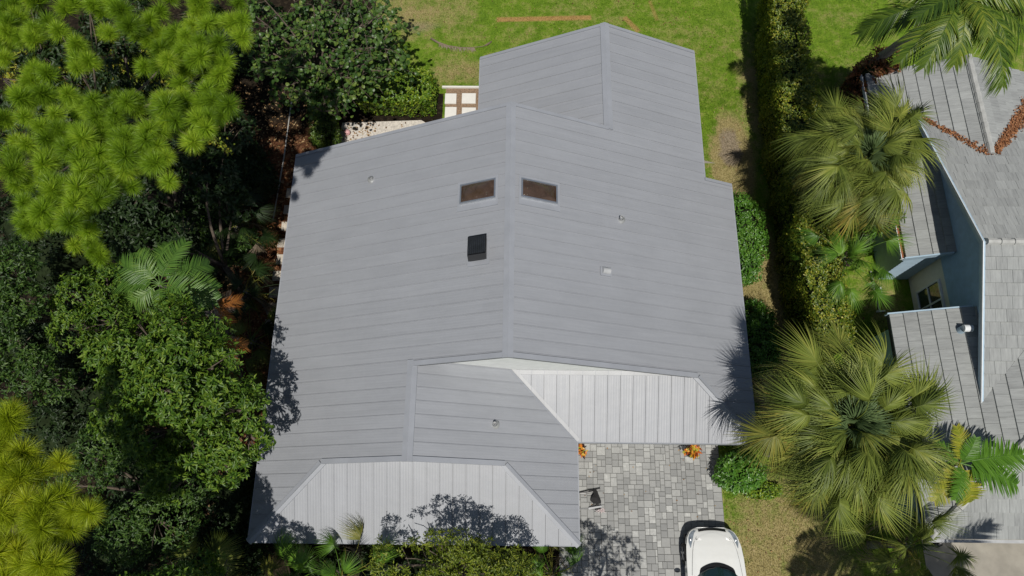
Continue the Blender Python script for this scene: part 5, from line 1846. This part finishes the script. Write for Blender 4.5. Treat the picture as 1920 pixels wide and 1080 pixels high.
# understory of shade shrubs on the west side
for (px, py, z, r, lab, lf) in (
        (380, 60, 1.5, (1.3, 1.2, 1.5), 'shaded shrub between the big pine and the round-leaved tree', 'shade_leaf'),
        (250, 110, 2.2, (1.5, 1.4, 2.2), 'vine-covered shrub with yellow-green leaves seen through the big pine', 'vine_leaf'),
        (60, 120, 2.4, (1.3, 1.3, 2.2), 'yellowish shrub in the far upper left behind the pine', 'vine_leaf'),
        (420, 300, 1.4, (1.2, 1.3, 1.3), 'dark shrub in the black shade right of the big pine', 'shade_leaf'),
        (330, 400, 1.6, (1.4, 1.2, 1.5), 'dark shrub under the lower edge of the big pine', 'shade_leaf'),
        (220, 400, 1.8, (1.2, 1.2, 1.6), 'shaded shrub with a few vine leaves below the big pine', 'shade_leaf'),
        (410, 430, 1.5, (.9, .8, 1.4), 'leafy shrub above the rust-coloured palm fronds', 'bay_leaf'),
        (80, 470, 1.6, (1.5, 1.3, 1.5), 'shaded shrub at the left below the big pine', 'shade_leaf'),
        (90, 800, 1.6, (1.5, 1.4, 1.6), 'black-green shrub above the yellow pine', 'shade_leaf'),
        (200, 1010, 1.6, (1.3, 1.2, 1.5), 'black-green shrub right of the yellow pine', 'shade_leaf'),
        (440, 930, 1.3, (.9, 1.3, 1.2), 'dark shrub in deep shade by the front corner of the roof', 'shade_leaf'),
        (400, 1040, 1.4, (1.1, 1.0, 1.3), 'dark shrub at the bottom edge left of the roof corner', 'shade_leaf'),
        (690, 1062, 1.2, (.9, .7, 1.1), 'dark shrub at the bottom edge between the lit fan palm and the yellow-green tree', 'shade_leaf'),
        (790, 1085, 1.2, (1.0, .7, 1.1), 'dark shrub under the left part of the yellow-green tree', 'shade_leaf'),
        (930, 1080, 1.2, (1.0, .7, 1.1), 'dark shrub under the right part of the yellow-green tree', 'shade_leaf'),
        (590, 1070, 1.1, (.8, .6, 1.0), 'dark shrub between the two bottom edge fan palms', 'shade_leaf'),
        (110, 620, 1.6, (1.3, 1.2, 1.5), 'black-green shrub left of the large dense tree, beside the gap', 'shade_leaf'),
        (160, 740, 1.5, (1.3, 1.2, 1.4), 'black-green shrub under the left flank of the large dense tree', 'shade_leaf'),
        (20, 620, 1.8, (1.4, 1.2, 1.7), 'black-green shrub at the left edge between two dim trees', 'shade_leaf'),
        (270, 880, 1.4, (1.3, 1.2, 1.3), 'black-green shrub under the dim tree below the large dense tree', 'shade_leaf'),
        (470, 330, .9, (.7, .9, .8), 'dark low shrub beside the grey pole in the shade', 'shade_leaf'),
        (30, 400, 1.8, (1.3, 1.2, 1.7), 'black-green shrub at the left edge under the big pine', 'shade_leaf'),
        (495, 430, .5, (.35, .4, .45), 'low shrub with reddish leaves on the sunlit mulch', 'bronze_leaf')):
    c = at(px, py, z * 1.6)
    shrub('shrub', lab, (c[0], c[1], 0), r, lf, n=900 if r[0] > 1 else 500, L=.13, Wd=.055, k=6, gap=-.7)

# hanging vine runners over the pine
t = thing('vine', 'thin yellow-green vine trailing off the right side of the big pine', 'vine', (*at(430, 270, 6.0)[:2], 0))
vb_ = np.array([*at(430, 270, 6.0)[:2], 0])
pts = np.array([at(a, b, c) for a, b, c in ((300, 150, 8.6), (345, 200, 8.3), (385, 255, 7.6), (410, 268, 7.0), (430, 285, 6.0))]) - vb_
MB().tube(pts, [.012] * 5, 5).build('runner', 'stem', t)
s = rng.uniform(0, 4, 260)
Pv = np.stack([np.interp(s, range(5), pts[:, k]) for k in range(3)], 1) + rng.normal(size=(260, 3)) * .07
V, F = leafset(Pv, rdirs(260), np.tile([[0, 0, 1.]], (260, 1)) + rdirs(260) * .5, .09, .07)
obj('foliage', V, F, 'vine_leaf', t)

# clipped hedges and rounded shrubs
h0, h1 = np.array([-6.15, 15.98]), np.array([-3.45, 15.98])
hedge('clipped_hedge', 'clipped block of glossy green hedge between the patio and the lawn', [(h0[0], h0[1]), (h1[0], h1[1])], .68, 1.45, 'hedge_leaf', per_m2=130, L=.13, Wd=.07, wob=.07)
h0, h1 = at(600, 195, 1.2), at(612, 262, 1.2)
hedge('shade_hedge', 'narrow darker hedge along the left side of the patio', [(h0[0], h0[1]), (h1[0], h1[1])], .45, 1.3, 'dark_hedge_leaf', per_m2=150, L=.1, Wd=.05, wob=.1)
hp = [at(1478, -60, 2.85), at(1482, 60, 2.85), at(1496, 200, 2.85), at(1530, 420, 2.85), at(1556, 560, 2.85), at(1570, 640, 2.85)]
hedge('boundary_hedge', 'tall yellow-green boundary hedge running down between the two properties', [(p[0], p[1]) for p in hp], .6, 2.85, 'yellow_hedge_leaf', per_m2=150, L=.1, Wd=.05, wob=.09)
for (x0, y0, x1_, y1_, z, lab) in ((1378, 362, 1438, 526, .9, 'bright green rounded shrub against the east eave, the larger one higher up'), (1402, 570, 1458, 705, .8, 'bright green rounded shrub against the east eave, partly under the lower sabal palm')):
    a, b = at((x0 + x1_) / 2, y0, z), at((x0 + x1_) / 2, y1_, z)
    c = (a + b) / 2
    shrub('rounded_shrub', lab, (c[0] - .15, c[1], 0), (.72, (a[1] - b[1]) / 2, .62), 'shrub_leaf', n=1500, L=.095, Wd=.05, k=6, gap=-2)
c = at(1388, 885, .7)
shrub('garden_shrub', 'leafy green shrub at the corner of the paved drive under the sabal palm', (c[0], c[1], 0), (.72, .62, .6), 'shrub_leaf', n=600, L=.15, Wd=.075, k=6, gap=-1)
c = at(1430, 918, .25)
shrub('ground_cover_plant', 'low pale green plants along the edge of the dry front lawn', (c[0], c[1], 0), (.6, .22, .22), 'hedge_leaf', n=260, L=.11, Wd=.06, k=5, gap=-2)
c = at(1665, 115, 3.0)
shrub('bronze_shrub', 'reddish-brown shrub beneath the feathery palm at the upper right', (c[0], c[1], 0), (.8, .8, 1.6), 'bronze_leaf', n=700, L=.16, Wd=.06, gap=-.6)
# bright feathery plant growing through the upper sabal palm
c = at(1655, 365, 4.6)
shrub('schefflera', 'bright green whorled shrub growing up through the upper sabal palm', (c[0], c[1] - .1, 0), (.85, .75, 2.25), 'feather_leaf', n=420, L=.26, Wd=.05, k=9, gap=-.8, spread=1.6, core=False)

# front trees at the lower edge
leafy_tree('wax_myrtle', 'yellow-green tree rising in front of the front eave at the bottom edge', (*at(860, 1075, 3.5)[:2], 0),
           [cl(800, 1062, 55, 4.9), cl(822, 1022, 26, 5.4), cl(865, 1046, 40, 5.3), cl(910, 1064, 46, 5.0), cl(960, 1078, 40, 4.8), cl(740, 1060, 45, 4.6), cl(860, 1095, 70, 5.2), cl(1000, 1090, 40, 4.6), cl(940, 1100, 60, 5.0)],
           'wax_leaf', L=.1, Wd=.034, k=9, dens=52, trunk_r=.1, gap=-.25, spread=.8)


# ------------------------------------------------------------------ palms
FAN = [fan_frond_mesh('frond', 'sabal_leaf', 200 + i, pet=.55 + .27 * i, blade=.74, nseg=46, droop=.5 + .07 * i, curl=.8 + .15 * i, width=.03, ang=120) for i in range(5)]
FAN_YOUNG = [fan_frond_mesh('frond', 'sabal_young_leaf', 220 + i, pet=.35, blade=.75, nseg=24, droop=.2, curl=.15, ang=95, width=.045) for i in range(2)]
FAN_DEAD = [fan_frond_mesh('frond', 'dead_frond', 230 + i, pet=.95, blade=.9, nseg=26, droop=.6, curl=1.0, ang=80, width=.03) for i in range(2)]


def sabal(label, px, py, z, n, scale=1.0, trunk_r=.17, seed=1, old=.30, dead=8, name='sabal_palm', base=None, lo=-.62, shade=None):
    c = at(px, py, z)
    b = np.array([c[0], c[1], 0.0]) if base is None else np.array([base[0], base[1], 0.0])
    t = thing(name, label, 'palm', b)
    r = np.random.default_rng(seed)
    top = c - b
    palm_trunk(t, (0, 0, -.1), (top[0], top[1], top[2] - .05), trunk_r, trunk_r * .9)
    # boots: old leaf bases round the top of the trunk
    bt = MB()
    for i in range(16):
        a = i * 2.4
        bt.tube([(top[0] + .1 * math.cos(a), top[1] + .1 * math.sin(a), top[2] - .5 + i * .02), (top[0] + .26 * math.cos(a), top[1] + .26 * math.sin(a), top[2] - .25 + i * .02)], [.05, .02], 5)
    bt.build('leaf_base', 'bark', t)
    for i in range(n):
        f = i / (n - 1)
        az = i * 2.39996 + r.normal() * .12
        tilt = 1.35 - f ** .62 * (1.35 - lo) + r.normal() * .28
        if f < .09:
            me, mt = FAN_YOUNG[i % 2], None
        else:
            me, mt = FAN[int(r.integers(5))], None
            warm = .5 + .5 * math.cos(az - 3.9)      # fans on the south-west side yellow more often
            if r.random() < (.8 if f > 1 - old else .15 if f > .45 else 0) * (.35 + .9 * warm):
                mt = 'sabal_old_leaf'
        sc = scale * (.8 + .2 * min(1, f * 3)) * r.uniform(.9, 1.08)
        place_frond(me, t, (top[0] + .08 * math.cos(az), top[1] + .08 * math.sin(az), top[2] - .1 * f), az, tilt, sc, mt or shade, r.normal() * .45)
    for i in range(dead):
        az = i * 2.39996 + 1.1 + r.normal() * .2
        place_frond(FAN_DEAD[i % 2], t, (top[0] + .1 * math.cos(az), top[1] + .1 * math.sin(az), top[2] - .2), az, -.75 - r.random() * .25, scale, None, r.normal() * .3)
    # pale flower sprays between the leaves
    fl = MB()
    for i in range(5):
        az = r.uniform(0, 6.28)
        e = np.array([math.cos(az), math.sin(az), -.12]) * r.uniform(.8, 1.3) * scale
        for q in range(14):
            s = e * (.4 + .6 * q / 13)
            d = r.normal(size=3) * .14
            fl.tube([top + s, top + s + d], [.006, .003], 3, False)
        fl.tube([top, top + e * .5 + [0, 0, .12], top + e], [.015, .012, .006], 4, False)
    fl.build('flower_stalk', 'sabal_old_leaf', t)
    return t


sabal('sabal palm with blue-green fans beside the lower right roof corner, the largest crown', 1594, 798, 6.2, 215, 1.04, seed=5, old=.22, dead=14)
sabal('sabal palm with drooping yellowed fans beside the hedge, above the small fan palm', 1622, 296, 5.2, 185, .95, seed=8, old=.32, dead=14)
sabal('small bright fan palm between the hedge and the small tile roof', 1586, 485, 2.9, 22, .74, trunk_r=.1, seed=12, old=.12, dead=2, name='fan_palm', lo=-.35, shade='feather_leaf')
sabal('low dim fan palm below the largest palm by the tile roof corner', 1700, 1025, 2.3, 20, .85, trunk_r=.12, seed=14, old=.35, dead=5, name='fan_palm', lo=-.5)
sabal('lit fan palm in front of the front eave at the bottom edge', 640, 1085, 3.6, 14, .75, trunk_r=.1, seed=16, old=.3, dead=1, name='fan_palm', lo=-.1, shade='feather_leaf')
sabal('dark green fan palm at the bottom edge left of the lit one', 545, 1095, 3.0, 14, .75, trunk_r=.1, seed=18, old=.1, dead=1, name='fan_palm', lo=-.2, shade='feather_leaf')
sabal('dim fan palm with browned fans at the bottom edge under the trees', 365, 1085, 3.0, 14, .8, trunk_r=.1, seed=20, old=.5, dead=3, name='fan_palm', lo=-.3)
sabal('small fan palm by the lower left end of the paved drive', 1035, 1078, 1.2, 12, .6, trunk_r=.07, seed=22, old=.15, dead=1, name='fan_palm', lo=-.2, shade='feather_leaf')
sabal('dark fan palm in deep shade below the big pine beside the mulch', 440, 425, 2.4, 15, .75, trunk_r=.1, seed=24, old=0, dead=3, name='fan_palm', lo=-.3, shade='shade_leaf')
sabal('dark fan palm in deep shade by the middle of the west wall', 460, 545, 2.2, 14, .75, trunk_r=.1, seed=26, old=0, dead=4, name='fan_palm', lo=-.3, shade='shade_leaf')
sabal('dim fan palm in the shade right of the large dense tree', 470, 640, 1.6, 12, .7, trunk_r=.1, seed=28, old=.2, dead=3, name='fan_palm', lo=-.3)

FEA = [feather_frond_mesh('frond', 'feather_leaf', 300 + i, L=2.0, npair=34, leaf=.62, width=.05, droop=.16, arc=.7 + .12 * i, vee=.25, sweep=.55) for i in range(3)]
RUST = [feather_frond_mesh('frond', 'rust_frond', 310 + i, L=1.25, npair=26, leaf=.4, width=.03, droop=.5, arc=1.2, vee=.1, sweep=.8) for i in range(2)]


def feather_palm():
    c = at(300, 532, 5.4)
    b = np.array([c[0], c[1], 0])
    t = thing('feather_palm', 'feather palm with arching green fronds above the large dense tree', 'palm', b)
    top = c - b
    palm_trunk(t, (0, 0, -.1), tuple(top), .11, .08)
    for i, (az, tl, sc, m) in enumerate(((2.75, .30, 1.0, 0), (3.45, .0, 1.0, 1), (1.75, .35, .85, 1), (1.15, .45, .85, 0), (.55, .25, .9, 2), (.05, .15, .95, 1), (-.35, .2, 1.0, 0), (-.75, .0, .9, 2), (3.1, .25, .9, 0), (3.9, .1, .8, 2), (-1.4, .2, .65, 1), (2.3, .5, .8, 1))):
        place_frond(FEA[m], t, top, az, tl, sc * .84, 'palm_deep_leaf', rng.normal() * .25)
    for i, (az, tl) in enumerate(((.35, -.3), (-.1, -.5))):
        place_frond(RUST[i], t, top + np.array([0, 0, -.2]), az, tl, 1.2)
    return t


feather_palm()
for (px, py, z, az0, lab) in ((400, 572, 4.7, -.2, 'dead rust-orange palm fronds hanging right of the feather palm'), (408, 650, 5.6, .0, 'dead rust-orange palm frond at the upper right rim of the large dense tree')):
    c = at(px, py, z)
    t = thing('dying_palm', lab, 'palm', (c[0] - 1.5, c[1] + .4, 0))
    palm_trunk(t, (0, 0, -.1), (1.5, -.4, z), .08, .06)
    for i in range(6):
        az = az0 + (i - 2.5) * .38
        place_frond(RUST[i % 2], t, (1.5, -.4, z), az, .2 - .2 * (i % 3), .62 + .1 * (i % 2), None if i % 2 else 'dead_frond', rng.normal() * .3)

COCO = [feather_frond_mesh('frond', 'coconut_leaf', 320 + i, L=3.2, npair=52, leaf=.75, width=.055, droop=.45 + .1 * i, arc=.85 + .15 * i, vee=-.05, rach=.035, sweep=.75) for i in range(3)]


def coconut(label, c, b, spec, n, seed):
    c, b = np.asarray(c, float), np.asarray(b, float)
    t = thing('coconut_palm', label, 'palm', b)
    r = np.random.default_rng(seed)
    top = c - b
    palm_trunk(t, (0, 0, -.1), tuple(top), .17, .11)
    for i in range(n):
        az, tl, sc = spec[i] if i < len(spec) else (i * 2.39996, .9 - i / n * 1.1, 1.0)
        place_frond(COCO[i % 3], t, top, az, tl + r.normal() * .04, sc * r.uniform(.95, 1.05), None, r.normal() * .2)
    nb = MB()
    for i in range(7):
        a = i * .9
        V, F = ball((.11, .11, .13), (top[0] + .22 * math.cos(a), top[1] + .22 * math.sin(a), top[2] - .28), 0, 10, 7)
        obj('coconut', V, F, 'stem', t, True)
    return t


cc = at(1800, 0, 9.4)
coconut('tall feathery palm reaching in from the upper right corner', cc, (cc[0] + 2.2, cc[1] + 4.6, 0),
        [(math.radians(a), tl, s) for a, tl, s in ((222, .12, .72), (188, .25, .85), (268, .05, .55), (292, .25, .84), (340, .3, .9), (15, .4, .9), (160, .3, .9), (120, .4, 1), (70, .35, 1), (205, .75, .6), (350, .7, .7), (255, .6, .62), (318, .05, .85), (175, .0, .7), (305, .65, .7), (235, .4, .75), (280, .9, .5), (30, .8, .6))], 18, 3)
coconut('tall feathery palm south of the frame that shades the front lawn', (12.0, -4.6, 8.6), (12.4, -5.6, 0), [], 15, 6)

ARE = [feather_frond_mesh('frond', 'areca_leaf', 330 + i, L=1.75, npair=36, leaf=.6, width=.055, droop=.12, arc=.55 + .25 * i, vee=.12, sweep=.5, rach=.025) for i in range(2)]
c = at(1800, 868, 4.2)
t = thing('areca_palm', 'small feathery palm with broad stiff fronds over the tile roof edge', 'palm', (c[0] - .4, c[1], 0))
top = np.array([.4, 0, 4.2])
palm_trunk(t, (0, 0, -.1), tuple(top), .09, .07, 'stem')
for az, tl, sc, m, mt in ((0.18, .35, .98, 0, None), (-.32, .1, 1.0, 0, None), (1.75, .75, .62, 0, 'areca_old_leaf'), (1.2, .95, .5, 0, None), (-2.2, .1, .75, 0, 'areca_old_leaf'), (-1.85, .3, .6, 0, None), (-1.15, -.15, .85, 1, 'areca_old_leaf'), (2.6, .6, .5, 1, None)):
    place_frond(ARE[m], t, top, az, tl, sc, mt, rng.normal() * .15)

# trees south of the frame: they throw the leafy shade on the front of the roof and the drive
leafy_tree('oak_tree', 'leafy tree south of the frame shading the front roof corner', (-6.8, -3.2, 0),
           [((-7.1, -1.55, 6.5), (.75, .65, .6)), ((-6.2, -2.1, 6.7), (.6, .6, .6)), ((-8.0, -1.7, 6.3), (.8, .7, .6)), ((-7.3, -2.6, 6.6), (1.0, .8, .7)), ((-7.6, -.9, 5.4), (.5, .5, .5)), ((-7.4, -1.5, 8.0), (.6, .65, .5)), ((-7.9, -1.6, 8.3), (.7, .65, .5)), ((-7.6, -2.2, 8.4), (.8, .6, .5)), ((-7.5, -1.35, 7.3), (.6, .5, .5))], 'oak_leaf', L=.14, Wd=.06, k=8, dens=50, trunk_r=.15, gap=-.3)
leafy_tree('oak_tree', 'broad tree south of the frame shading the lower left woods', (-11.8, -4.6, 0),
           [((-11.5, -3.1, 7.6), (1.6, 1.1, 1.0)), ((-9.6, -3.4, 7.4), (1.5, 1.2, 1.0)), ((-13.6, -3.4, 7.2), (1.6, 1.3, 1.0)), ((-10.6, -5.0, 7.8), (1.7, 1.4, 1.0)), ((-12.8, -5.2, 7.6), (1.7, 1.4, 1.0))], 'oak_leaf', L=.15, Wd=.07, k=7, dens=30, trunk_r=.25, gap=-.8)
leafy_tree('oak_tree', 'leafy tree south of the frame shading the lower end of the drive', (2.3, -3.4, 0),
           [((2.1, -2.6, 5.0), (.9, .7, .8)), ((3.0, -3.2, 5.2), (1.0, .9, .8)), ((1.5, -3.3, 5.4), (1.0, .8, .8)), ((2.6, -4.0, 5.6), (1.1, .9, .8))], 'oak_leaf', L=.13, Wd=.05, k=7, dens=26, trunk_r=.13, gap=-.3)

# ------------------------------------------------------------------ fallen frond, grass, litter
fa, fb = at(808, 72, .03), at(925, 78, .03)
t = thing('fallen_frond', 'dry brown palm frond lying curved on the rear lawn', 'palm frond', (fa[0], fa[1], 0))
pts = np.array([at(a, b_, .04) for a, b_ in ((808, 72), (822, 80), (840, 86), (862, 89), (885, 89), (905, 87), (922, 77))]) - np.array([fa[0], fa[1], 0])
MB().tube(pts, [.05, .045, .03, .018, .012, .012, .02], 6).build('stalk', 'dead_frond', t, True)
s = rng.uniform(1, 4.2, 120)
Pf = np.stack([np.interp(s, range(7), pts[:, k]) for k in range(3)], 1)
Df = np.stack([rng.normal(size=120) * .4 + .4, np.where(rng.random(120) < .5, -1., -.7), rng.uniform(0, .1, 120)], 1)
V, F = leafset(Pf, Df, np.tile([[0, 0, 1.]], (120, 1)), rng.uniform(.12, .28, 120), .02)
obj('leaflets', V, F, 'dead_frond', t)
q = at(917, 80, .03) - np.array([fa[0], fa[1], 0])
V, F = leafset(np.array([at(909, 87, .05) - np.array([fa[0], fa[1], 0])]), np.array([at(924, 76, .05) - at(909, 87, .05)]), np.array([[0, 0, 1.]]), .38, .1)
obj('boot', V, F, 'dead_frond', t)


def inpoly(P, poly):
    x, y = P[:, 0], P[:, 1]
    ins = np.zeros(len(P), bool)
    n = len(poly)
    for i in range(n):
        (xa, ya), (xb, yb) = poly[i], poly[(i + 1) % n]
        c_ = ((ya > y) != (yb > y)) & (x < (xb - xa) * (y - ya) / (yb - ya + 1e-12) + xa)
        ins ^= c_
    return ins


def scatter(areas, per):
    out = []
    for (xa, xb, ya, yb) in areas:
        n = int((xb - xa) * (yb - ya) * per)
        out.append(np.stack([rng.uniform(xa, xb, n), rng.uniform(ya, yb, n)], 1))
    P = np.concatenate(out)
    keep = np.ones(len(P), bool)
    for poly in ([(p[0], p[1]) for p in bed], [(DX0, DY0), (DX1 + .05, DY0), (DX1 + .05, DY1), (DX0, DY1)], [(-3.05, 17.0), (-.9, 17.0), (-.9, 12), (-3.05, 12)],
                 [(XL + .5, Yfe + .5), (XR1 - .5, Yfe + .5), (XR1 - .5, Ystep), (XR2 - .5, Ystep), (XR2 - .5, Ybw - .3), (XW + .5, Ybw - .3), (XW + .5, 12), (XL + .5, 12)], [(13., .12), (24, .12), (24, -9), (13., -9)]):
        keep &= ~inpoly(P, poly)
    return P[keep]


def blades():
    P = np.concatenate([scatter([(-7, 9.5, 16, 24)], 600), scatter([(6.5, 9.6, -2.5, 17)], 800), scatter([(9.5, 15, 12, 24)], 520), scatter([(9.6, 13.0, -2.5, 12)], 420), scatter([(-4, 0, 15.0, 18)], 400)])
    n = len(P)
    P3 = np.zeros((n, 3))
    P3[:, :2] = P
    a = rng.uniform(0, 6.28, n)
    h = rng.uniform(.025, .075, n)
    w = rng.uniform(.012, .024, n)
    dx = np.stack([np.cos(a), np.sin(a), np.zeros(n)], 1)
    lean = np.stack([np.cos(a + 1.57), np.sin(a + 1.57), np.zeros(n)], 1) * (h * rng.uniform(.3, 1.3, n))[:, None]
    V = np.stack([P3 - dx * w[:, None] / 2, P3 + dx * w[:, None] / 2, P3 + lean + np.array([0, 0, 1.]) * h[:, None]], 1).reshape(-1, 3)
    o = obj('grass', V, np.arange(n * 3).reshape(-1, 3), 'grass_blade')
    tag(o, 'short patchy lawn grass around both houses', 'grass', kind='stuff')


blades()


def litter_on(name, label, P, mat, zlo=.01, zhi=.05, s=(.05, .1)):
    n = len(P)
    P3 = np.zeros((n, 3))
    P3[:, :2] = P
    P3[:, 2] = rng.uniform(zlo, zhi, n)
    D = rdirs(n)
    D[:, 2] *= .15
    V, F = leafset(P3, D, rdirs(n) * .35 + np.array([0, 0, 1.]), rng.uniform(s[0], s[1], n), rng.uniform(s[0], s[1], n) * .55, fold=.15)
    o = obj(name, V, F, mat)
    tag(o, label, 'leaf litter', kind='stuff')


PL = np.concatenate([scatter([(-6, 9, 16, 23)], 2.0), scatter([(6.8, 9.5, -1.5, 16)], 4), scatter([(10.5, 14.2, 6.6, 8.4)], 8)])
litter_on('fallen_leaves', 'scattered dry leaves on the lawns', PL, 'fallen_leaf', .02, .06)
n = 5200
PB = np.stack([rng.uniform(-13, -7.2, n), rng.uniform(0, 17, n)], 1)
litter_on('mulch_litter', 'brown leaf litter over the mulch west of the house', PB, 'fallen_leaf', .01, .05, (.06, .13))
pp = np.array([at(a, b_, .03)[:2] for a, b_ in zip(rng.normal(664, 18, 70), rng.normal(248, 9, 70))])
pp2 = np.array([at(a, b_, .03)[:2] for a, b_ in zip(rng.uniform(655, 780, 45), rng.uniform(232, 262, 45))])
litter_on('patio_litter', 'dry brown leaves scattered on the pale patio', np.concatenate([pp, pp2]), 'fallen_leaf', .035, .06, (.07, .13))
pd = np.stack([rng.uniform(1.9, 6.6, 22), rng.uniform(.4, 2.8, 22)], 1)
litter_on('drive_litter', 'few small dry leaves on the pavers', pd, 'fallen_leaf', .04, .05, (.05, .08))
